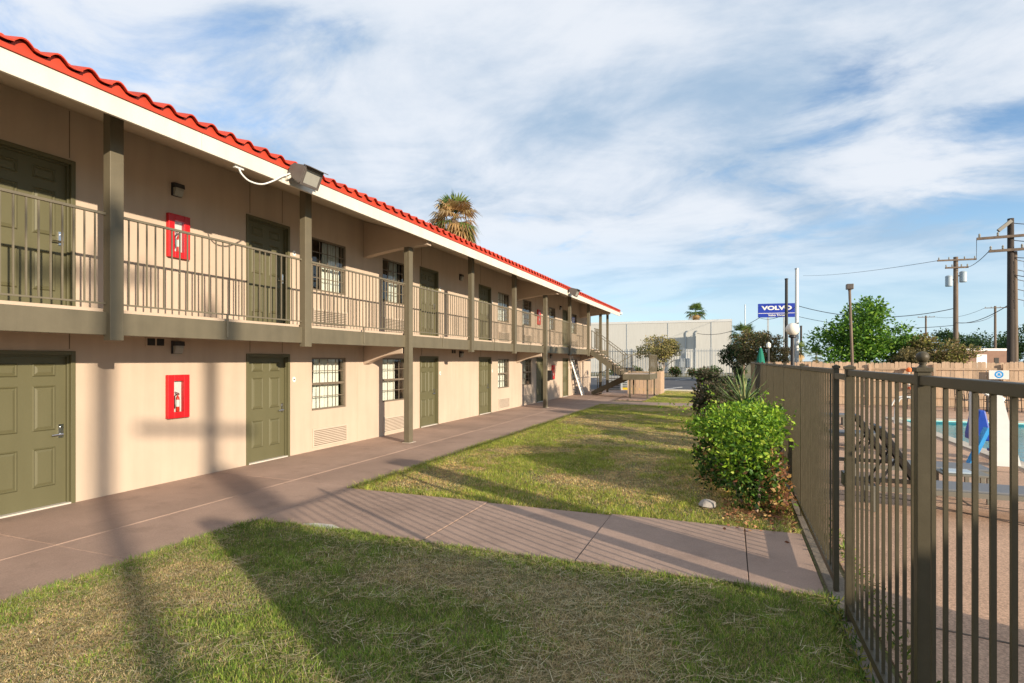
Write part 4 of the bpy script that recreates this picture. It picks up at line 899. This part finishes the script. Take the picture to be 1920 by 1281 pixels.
for k in range(9):
    x = -17 + k * 2.2; l_ = ('', '', 'low bush in the warehouse bed, nearest the motel end', 'low bush left of the crape myrtle trunk in the warehouse bed', 'low bush under the crape myrtle in the warehouse bed', 'low reddish bush just right of the crape myrtle', 'low reddish bush below the warehouse meter boxes', 'low green bush between meter boxes and dark hedge', 'low bush at the warehouse corner end of the bed')[k]
    if k in (0, 1): continue
    shrub(x, 66 + random.uniform(-.4, .4), 1.0, .8, 1.35, l_, [(.05, .11, .02), (.08, .15, .03), (.22, .09, .05) if k in (5, 6) else (.1, .12, .04)], [4, 3, 1.6], 1300, .14, 'low_bush', 60 + k, 'low bushes along the warehouse fence', 8)

# ------------------------------------------------------------------ warehouse, far buildings, car
wh = thing('warehouse', 'big white metal warehouse with flat roof beyond the car park', 'warehouse', (-12, 95, 0))
MB().box(-30, 0, 92, 118, 0, 8.0).build('wall', 'warehouse', wh); MB().box(-30.05, .05, 91.94, 118.05, 7.95, 8.3).build('parapet', 'white_metal', wh)
for k in range(5): MB().box(-29 + k * 6.5, -28.9 + k * 6.5, 91.955, 91.995, .2, 7.9).build('panel_seam', 'galv', wh)
for x, h in ((-6.7, 6.3), (-5.3, 6.3)): MB().tube([(x, 91.9, .3), (x, 91.9, h), (x + .3, 91.85, h + .3)], .11, 8).build('conduit', 'galv', wh)
for x in (-7.2, -6.3): bev(MB().box(x - .3, x + .3, 91.5, 91.98, .9, 2.3).build('meter_box', 'galv', wh), .02)
mfen = thing('metal_fence', 'tall pale picket fence in front of the white warehouse', 'fence', (-12, 69.8, 0))
MP = MB().box(-.03, .03, -.03, .03, .02, 3.35).mesh('picket', 'galv')
for k in range(100): place('picket', MP, None, mfen, (-30 + k * .31, 69.8, 0))
for z in (.45, 3.05): MB().box(-30.2, 1.0, 69.83, 69.87, z, z + .08).build('rail', 'galv', mfen)
for k in range(11): MB().box(-30.2 + k * 3.1, -30.1 + k * 3.1, 69.75, 69.85, 0, 3.45).build('post', 'galv', mfen)
bf = thing('brick_building', 'low brown brick building with white garage door under the oaks', 'building', (36, 98, 0)); a = at(1812, 680, 88); b = at(1896, 680, 88)
def obox(a, b, t0, t1, z0, z1, dep):
    """box on the facade line a-b between fractions t0..t1"""
    a = V(a.x, a.y, 0); b = V(b.x, b.y, 0); d = (b - a); nrm = V(-d.y, d.x, 0).normalized(); p = a + d * t0; q = a + d * t1; off = nrm * dep
    m = MB(); vs = [p, q, q + off, p + off]; m.add([v_ + V(0, 0, z0) for v_ in vs] + [v_ + V(0, 0, z1) for v_ in vs], [(0, 3, 2, 1), (4, 5, 6, 7), (0, 1, 5, 4), (1, 2, 6, 5), (2, 3, 7, 6), (3, 0, 4, 7)]); return m
obox(a, b, 0, 1, 0, 3.5, 8).build('wall', 'brick_far', bf); obox(a, b, -.03, 1.02, 3.5, 3.85, 8.3).build('roof', 'white', bf); obox(a, b, .22, .45, .02, 2.9, -.06).build('garage_door', 'white', bf); obox(a, b, .62, .72, 1.0, 2.4, -.05).build('window', 'interior', bf)
hs = thing('far_house', 'small pale house with dark roof far behind the fence', 'house', (24, 92, 0)); a = at(1735, 680, 96); b = at(1775, 680, 96)
obox(a, b, 0, 1, 0, 2.8, 6).build('wall', 'stucco_trim', hs); obox(a, b, -.06, 1.06, 2.8, 3.3, 6.4).build('roof', 'far_roof', hs); obox(a, b, .2, .4, 1.0, 2.0, -.05).build('window', 'interior', hs)
def car(x, y, rz, label, L=4.5):
    t = thing('parked_car', label, 'car', (0, 0, 0)); m = MB()
    m.prism([(-2.2, .35), (2.2, .35), (2.25, .7), (1.9, .88), (1.1, .95), (-1.5, .97), (-2.2, .9), (-2.27, .6)], 'y', -.88, .88); bd = bev(m.build('body', 'car_paint', t), .06, 3)
    m = MB(); m.add([(1.15, -.80, .95), (1.15, .80, .95), (-1.75, .80, .96), (-1.75, -.80, .96), (.35, -.62, 1.45), (.35, .62, 1.45), (-1.1, .62, 1.45), (-1.1, -.62, 1.45)], [(0, 1, 5, 4), (1, 2, 6, 5), (2, 3, 7, 6), (3, 0, 4, 7)]); m.build('windows', 'black', t)
    bev(MB().box(-1.15, .4, -.64, .64, 1.445, 1.48).build('roof', 'car_paint', t), .02)
    for sx_ in (-1.4, 1.4):
        for sy in (-.86, .86):
            w_ = MB().tube([(sx_, sy - .1, .33), (sx_, sy + .1, .33)], .33, 18).build('wheel', 'tyre', t); MB().tube([(sx_, sy - .105, .33), (sx_, sy + .105, .33)], .19, 12).build('rim', 'galv', w_)
    for sy in (-.62, .62): MB().box(2.2, 2.262, sy - .16, sy + .16, .62, .76).build('headlight', 'lens', t); MB().box(-2.28, -2.2, sy - .16, sy + .16, .68, .82).build('tail_light', 'red', t)
    t.location = (x, y, -.03); t.rotation_euler = (0, 0, rz); return t
car(-7.4, 42.0, R(97), 'dark navy car parked behind the staircase')
q = at(1808, 672, 62); car(q.x, q.y, R(15), 'dark blue car parked beyond the timber fence below the olive tree')

# ------------------------------------------------------------------ blue pylon sign, poles, wires
def text(name, s, size, mat, parent, M, ext=.01, off=0.0):
    cu = bpy.data.curves.new(name, 'FONT'); cu.body = s; cu.size = size; cu.extrude = ext; cu.offset = off; cu.align_x = 'CENTER'; cu.align_y = 'CENTER'
    o = bpy.data.objects.new('tmp', cu); C.objects.link(o); dg = bpy.context.evaluated_depsgraph_get(); dg.update(); me = bpy.data.meshes.new_from_object(o.evaluated_get(dg)); bpy.data.objects.remove(o)
    me.materials.clear(); me.materials.append(MATS[mat]); me.transform(M); o = place(name, me, None, parent, ORG[parent]); return o
c = at(1456.5, 582, 76); ps = thing('pylon_sign', 'tall blue roadside sign with white lettering on two grey posts', 'sign', (c.x, c.y, 0))
TH_ = R(8); SW, SHH = 4.7, 1.86; ux = V(math.cos(TH_), math.sin(TH_), 0); fn = V(math.sin(TH_), -math.cos(TH_), 0)
def sbox(m, u0, u1, z0, z1, f0, f1):
    vs = [V(c.x, c.y, 0) + ux * u + fn * f + V(0, 0, z) for z in (z0, z1) for (u, f) in ((u0, f1), (u1, f1), (u1, f0), (u0, f0))]
    return m.add(vs, [(0, 3, 2, 1), (4, 5, 6, 7), (0, 1, 5, 4), (1, 2, 6, 5), (2, 3, 7, 6), (3, 0, 4, 7)])
zc_ = c.z; sbox(MB(), -SW / 2, SW / 2, zc_ - SHH / 2, zc_ + SHH / 2, -.25, .0).build('panel', 'sign_blue', ps)
sbox(MB(), -SW / 2 + .03, SW / 2 - .03, zc_ - .42, zc_ - .35, .001, .008).build('divider_line', 'white', ps)
for u in (-SW * .23, SW * .20): sbox(MB(), u - .1, u + .1, 0, zc_ - SHH / 2 - .002, -.22, -.03).build('post', 'galv', ps)
def smat(z, sx=1.0): return Matrix.Translation(fn * .012 + V(0, 0, z)) @ Matrix(((ux.x * sx, 0, fn.x, 0), (ux.y * sx, 0, fn.y, 0), (0, 1, 0, 0), (0, 0, 0, 1)))
text('lettering', 'VOLVO', .72, 'white', ps, smat(zc_ + .30, 1.55), .01, .035); text('lettering', 'Volvo Trucks', .40, 'white', ps, smat(zc_ - .66, 1.0), .01, .012)
def simple_pole(u, vtop, d, r, label, mat, name='pole', cap=None, lean=0):
    q = at(u, vtop, d); t = thing(name, label, 'pole', (q.x, q.y, 0)); MB().tube([(q.x + lean, q.y, -.02), (q.x, q.y, q.z)], r * 1.15, 12, r).build('shaft', mat, t)
    MB().lathe([(r * 1.25, 0), (r * 1.25, .08), (r * .5, .12)], (q.x, q.y, q.z), 12).build('cap', cap or mat, t); return t, q
simple_pole(1474.5, 524, 60, .15, 'black slender pole standing in front of the blue sign', 'black')
simple_pole(1494, 505, 52, .15, 'tall white pole next to the blue sign', 'white', cap='galv')
simple_pole(1502, 612, 95, .16, 'short dark pole far behind the white pole', 'pole_dark'); simple_pole(1397, 572, 130, .12, 'thin grey mast far behind the warehouse corner', 'galv'); 
t, q = simple_pole(1593, 545, 23.5, .05, 'slim tan light pole leaning slightly above the timber fence', 'pole_wood', 'light_pole', lean=.16)
bev(MB().box(q.x - .13, q.x + .13, q.y - .16, q.y + .12, q.z + .05, q.z + .27).build('lamp_head', 'lamp_bronze', t), .02)
def utility(u, vtop, d, r, label, arms, mat='pole_wood', xf=None, rz=R(0), base=None, twin=False, ins=True):
    q = at(u, vtop, d) if base is None else Vector(base); t = thing('utility_pole', label, 'utility pole', (q.x, q.y, 0)); H = q.z
    MB().tube([(q.x, q.y, -.05), (q.x, q.y, H)], r * 1.2, 12, r).build('shaft', mat, t)
    if twin: MB().tube([(q.x + r * 1.75, q.y + .1, -.05), (q.x + r * 1.5, q.y + .1, H - 1.7)], r * .95, 12, r * .8).build('brace_shaft', 'pole_wood', t)
    ends = []; dx, dy = math.cos(rz), math.sin(rz)
    for (dz, L) in arms:
        a = V(q.x - dx * L / 2, q.y - dy * L / 2 - r - .06, H - dz); b = V(q.x + dx * L / 2, q.y + dy * L / 2 - r - .06, H - dz)
        ar = MB().bar(a, b, .10, .13).build('crossarm', mat if not twin else 'pole_wood', t); ends.append((a, b))
        for f_ in ((.04, .3, .7, .96) if ins else ()): p_ = a.lerp(b, f_); MB().lathe([(.03, 0), (.06, .05), (.04, .1), (.06, .13), (.03, .2)], (p_.x, p_.y, p_.z + .066), 8).build('insulator', 'lens', ar)
    for (dz, sx_) in (xf or ()):
        cxy = (q.x + sx_ * (r + .32), q.y - .05, H - dz); MB().lathe([(.22, 0), (.25, .03), (.25, .78), (.27, .80), (.2, .88), (.06, .92)], cxy, 14).build('transformer', 'transformer', t)
        MB().box(min(q.x, cxy[0]), max(q.x, cxy[0]), q.y - .05, q.y + .05, cxy[2] + .5, cxy[2] + .58).build('hanger', 'dark_metal', t)
    return t, q, ends
tA, qA, eA = utility(1895, 410, 29, .135, 'thick dark utility pole with twin shaft standing behind the timber fence', [(.95, 2.9), (1.65, 1.9)], 'pole_dark', rz=R(-6), twin=True)
MB().bar((qA.x - .05, qA.y - .2, qA.z - .15), (qA.x - .62, qA.y - .3, qA.z - .65), .12, .16).build('side_lamp', 'lounger_frame', tA)
for k in range(5): MB().tube([(qA.x + .22, qA.y - .2, qA.z - 2.2 - k * .5), (qA.x + .45, qA.y - .3, qA.z - 2.3 - k * .5), (qA.x + .45, qA.y - .3, qA.z - 2.6 - k * .5)], .025, 6).build('cable_fitting', 'galv', tA)
tB, qB, eB = utility(1792, 482, 46, .16, 'wooden utility pole with crossarm and grey transformers behind the timber fence', [(.28, 2.7), (.9, 1.6)], xf=((2.4, -1), (2.1, 1)), rz=R(5))
tC, qC, eC = utility(1866, 574, 105, .18, 'distant utility pole in front of the dark oaks', [(.35, 3.4)])
tD, qD, eD = utility(1736, 592, 125, .17, 'distant slim utility pole above the olive tree', [(.35, 3.2)])
def wire(p, q, sag, label, r=.018):
    p, q = Vector(p), Vector(q); n = 18; pts = [p.lerp(q, k / n) - V(0, 0, sag * 4 * (k / n) * (1 - k / n)) for k in range(n + 1)]
    tag(MB().tube(pts, r, 5).build('power_line', 'wire'), label, 'wire', 'overhead wires')
wire(eA[0][0], eB[0][1], .12, 'overhead wire from the thick dark pole crossarm to the transformer pole', .014); wire(eA[1][0], eB[1][1], .12, 'lower overhead wire from the thick dark pole to the transformer pole', .02)
wire(eB[0][0], at(1506, 517, 110), .35, 'thin high wire from the transformer pole towards the white pole', .02); wire(V(qB.x, qB.y, qB.z - 4.2), at(1494, 573, 52), .9, 'thick service cable from the transformer pole to the white pole', .03)
wire(V(qB.x, qB.y, qB.z - 5.4), V(qA.x, qA.y, qA.z - 4.4), .35, 'low cable joining the transformer pole and the thick dark pole', .022); wire(V(qB.x, qB.y, qB.z - 5.4), V(qC.x, qC.y, qC.z - 1.5), .5, 'cable from the transformer pole to the distant pole by the oaks', .03)
wire(at(1494, 573, 52), at(1424, 596, 70), .6, 'cable from the white pole to the blue sign corner', .03); wire(at(1424, 596, 70), V(-5, 91.8, 6.2), .9, 'cable from the blue sign corner to the warehouse wall', .035)
wire(V(qB.x, qB.y, qB.z - 5.6), at(1494, 593, 52), .6, 'lower cable from the transformer pole to the white pole', .022); wire(eC[0][0], eD[0][1], .8, 'wire between the two distant utility poles', .03)
for k, (vv, ee) in enumerate(((405, 0), (440, 0), (466, 1), (520, 1))): wire(V(qA.x, qA.y, at(1898, 418 + k * 32, 29).z), at(2080, vv - 10, 27), .3, 'wire leaving the thick dark pole away from the lawn, number %s from its top' % ('one', 'two', 'three', 'four')[k], .02)

# ------------------------------------------------------------------ what throws the long shadows from beside the photographer
ph = thing('screen_wall', 'tall beige masonry screen wall beside the pool deck', 'wall', (8.5, -1, 0))
PHX, PHY, PHH = 4.62, -.92, 3.16
MB().box(PHX, 13.2, PHY - .16, PHY, -.05, PHH - .08).build('masonry', 'stucco', ph); MB().box(PHX - .02, 13.22, PHY - .18, PHY + .02, PHH - .079, PHH).build('coping', 'fascia', ph)
pp = thing('pool_pillar', 'square beige masonry pillar at the pool gate', 'pillar', (2.7, 4.45, 0)); bev(MB().box(2.5, 2.9, 4.26, 4.62, -.05, 2.5).build('shaft', 'stucco', pp), .01); bev(MB().box(2.46, 2.94, 4.22, 4.66, 2.5, 2.58).build('cap', 'fascia', pp), .01)
gp = thing('pool_notice_post', 'slim steel notice post beside the masonry pillar', 'post', (2.6, 3.9, 0)); MB().box(2.55, 2.65, 3.84, 3.96, 0, 1.75).build('shaft', 'iron', gp); MB().box(2.53, 2.67, 3.82, 3.98, 1.75, 1.78).build('cap', 'iron', gp)
utility(0, 0, 0, .11, 'wooden utility pole behind the masonry screen wall', [(.4, 2.0)], base=(20.0, -10.7, 12.0), rz=R(100))
utility(0, 0, 0, .11, 'utility pole with transformer near the end of the screen wall', [(2.2, 2.0)], base=(22.0, -10.05, 12.0), xf=((3.7, 1),), rz=R(60), ins=False)
tree(15.5, 12.2, 10.4, 5.0, 'tall leafy oak beyond the pool', OAK, [4, 3, 3], 5200, .30, .3, ncl=24, seed=71, zc=.70, zr=.30)

# ------------------------------------------------------------------ grass
def grass(name, rects, dens, hgt, wid, near, edges=.03):
    xs_, ys_ = [], []
    for (x0, x1, y0, y1, dn) in rects:
        n = int((x1 - x0) * (y1 - y0) * dn); xs_.append(rng.uniform(x0 - edges, x1 + edges, n)); ys_.append(rng.uniform(y0 - edges, y1 + edges, n))
    x = np.concatenate(xs_); y = np.concatenate(ys_)
    e = vnoise(x, y, .25, 5)
    a = vnoise(x, y, .9, 1) * .55 + vnoise(x, y, .28, 2) * .3 + vnoise(x, y, 2.6, 3) * .35
    bare = vnoise(x, y, .45, 8) * .6 + vnoise(x, y, 1.5, 9) * .4
    keep = rng.random(len(x)) < np.clip(1.25 - np.clip((bare - .55) * 4, 0, .75), 0, 1); x, y, a, e = x[keep], y[keep], a[keep], e[keep]
    n = len(x); dryf = np.clip((a - .50) * 4.2, 0, 1)
    edge = np.minimum.reduce([np.min([np.where((x > r[0] - .1) & (x < r[1] + .1) & (y > r[2] - .1) & (y < r[3] + .1), np.minimum.reduce([np.abs(x - r[0]), np.abs(y - r[2]), np.abs(y - r[3])]), 9) for r in rects], axis=0)])
    dryf = dryf * np.clip(edge / .5, .25, 1)
    isdry = rng.random(n) < .30 + .60 * dryf
    gcol = mixcol(n, [(.185, .285, .040), (.27, .36, .055), (.12, .20, .032), (.36, .39, .085)], [4, 3, 3, 2.2]); gcol *= (.82 + .4 * e)[:, None]
    dcol = mixcol(n, [(.60, .45, .23), (.48, .35, .17), (.68, .56, .32), (.34, .25, .12)], [4, 3, 2.5, 1.6])
    col = np.where(isdry[:, None], dcol, gcol)
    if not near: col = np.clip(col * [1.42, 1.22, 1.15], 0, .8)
    cl_ = vnoise(x, y, .07, 21) * .6 + vnoise(x, y, .16, 22) * .4; col = col * (.62 + .72 * cl_)[:, None]
    h = hgt * rng.uniform(.45, 1.25, n) * (.55 + .85 * cl_) * np.where(isdry, .65, 1) * (1.15 - .4 * dryf) * (1 + .5 * np.clip(1 - edge / .15, 0, 1)); az = rng.uniform(0, 2 * np.pi, n)
    ln = h * np.where(isdry, rng.uniform(.5, 2.2, n), rng.uniform(.15, 1.1, n)); w_ = wid * rng.uniform(.6, 1.3, n)
    dx, dy = np.cos(az), np.sin(az); wa = az + np.pi / 2 + rng.normal(0, .5, n); wx_, wy_ = np.cos(wa) * w_ / 2, np.sin(wa) * w_ / 2; z0 = np.full(n, -.024)
    b0 = np.stack([x - wx_, y - wy_, z0], 1); b1 = np.stack([x + wx_, y + wy_, z0], 1); tip = np.stack([x + dx * ln, y + dy * ln, z0 + h], 1)
    if near:
        mx, my, mz = x + dx * ln * .35, y + dy * ln * .35, z0 + h * .62
        m0 = np.stack([mx - wx_ * .8, my - wy_ * .8, mz], 1); m1 = np.stack([mx + wx_ * .8, my + wy_ * .8, mz], 1)
        vs = np.stack([b0, b1, m1, m0, tip], 1).reshape(-1, 3); ix = np.arange(n)[:, None] * 5
        fs = np.concatenate([ix + [[0, 1, 2]], ix + [[0, 2, 3]], ix + [[3, 2, 4]]], 0); col = np.repeat(col, 5, 0)
    else:
        vs = np.stack([b0, b1, tip], 1).reshape(-1, 3); fs = np.arange(n * 3).reshape(-1, 3); col = np.repeat(col, 3, 0)
    o = place(name, arrmesh(name, vs, fs, 'grass_blade', col), None); stuff(o); return o
def lab(o, l_, c_='grass'): o['label'] = l_; o['category'] = c_; return o
lab(grass('grass', [(LX0, LX1, 1.6, 5.27, 13500)], 0, .036, .0046, True), 'patchy mown grass with dry straw in the foreground lawn')
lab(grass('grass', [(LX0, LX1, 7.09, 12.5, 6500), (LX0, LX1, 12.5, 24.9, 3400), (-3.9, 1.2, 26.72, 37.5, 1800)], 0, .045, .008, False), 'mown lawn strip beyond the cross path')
n = 15000; x = rng.uniform(LX0, LX1, n); y = rng.uniform(1.6, 5.2, n); keep = vnoise(x, y, .9, 1) * .6 + vnoise(x, y, .28, 2) * .4 > .34; x, y = x[keep], y[keep]; n = len(x)
az = rng.normal(.5, .9, n); L = rng.uniform(.03, .16, n); z = rng.uniform(-.005, .028, n); wz = .0016 * rng.uniform(.7, 1.6, n)
dx, dy = np.cos(az), np.sin(az); p0 = np.stack([x - dy * wz, y + dx * wz, z], 1); p1 = np.stack([x + dy * wz, y - dx * wz, z], 1); p2 = np.stack([x + dx * L, y + dy * L, z + rng.uniform(-.012, .015, n)], 1); p3 = p2 + np.stack([-dy * wz, dx * wz, 0 * z], 1)
lab(stuff(place('straw', arrmesh('straw', np.stack([p0, p1, p2, p3], 1).reshape(-1, 3), np.arange(n * 4).reshape(-1, 4), 'dry_leaf', np.repeat(mixcol(n, [(.50, .40, .22), (.40, .30, .15), (.58, .50, .32)], [3, 3, 2]), 4, 0)), None)), 'dry straw clippings strewn over the foreground lawn', 'straw')
# weeds along the fence footing
wd = []
for k in range(1500):
    yy = rng.uniform(3.2, 7.2) if k % 3 else rng.uniform(3.2, 12); wd.append((rng.normal(1.06, .05) if k % 2 else rng.normal(.755, .03), yy if k % 2 else rng.uniform(2.0, 5.2), rng.random() * (.08 if k % 2 else .03)))
lab(stuff(leaves('weeds', np.array(wd), .06, mixcol(len(wd), [(.13, .2, .03), (.24, .26, .05), (.06, .12, .02), (.32, .26, .09)], [3, 3, 2, 1]), 'leaf', None, -.5, .25)), 'thin weeds growing along the deck edge under the iron fence', 'weeds')
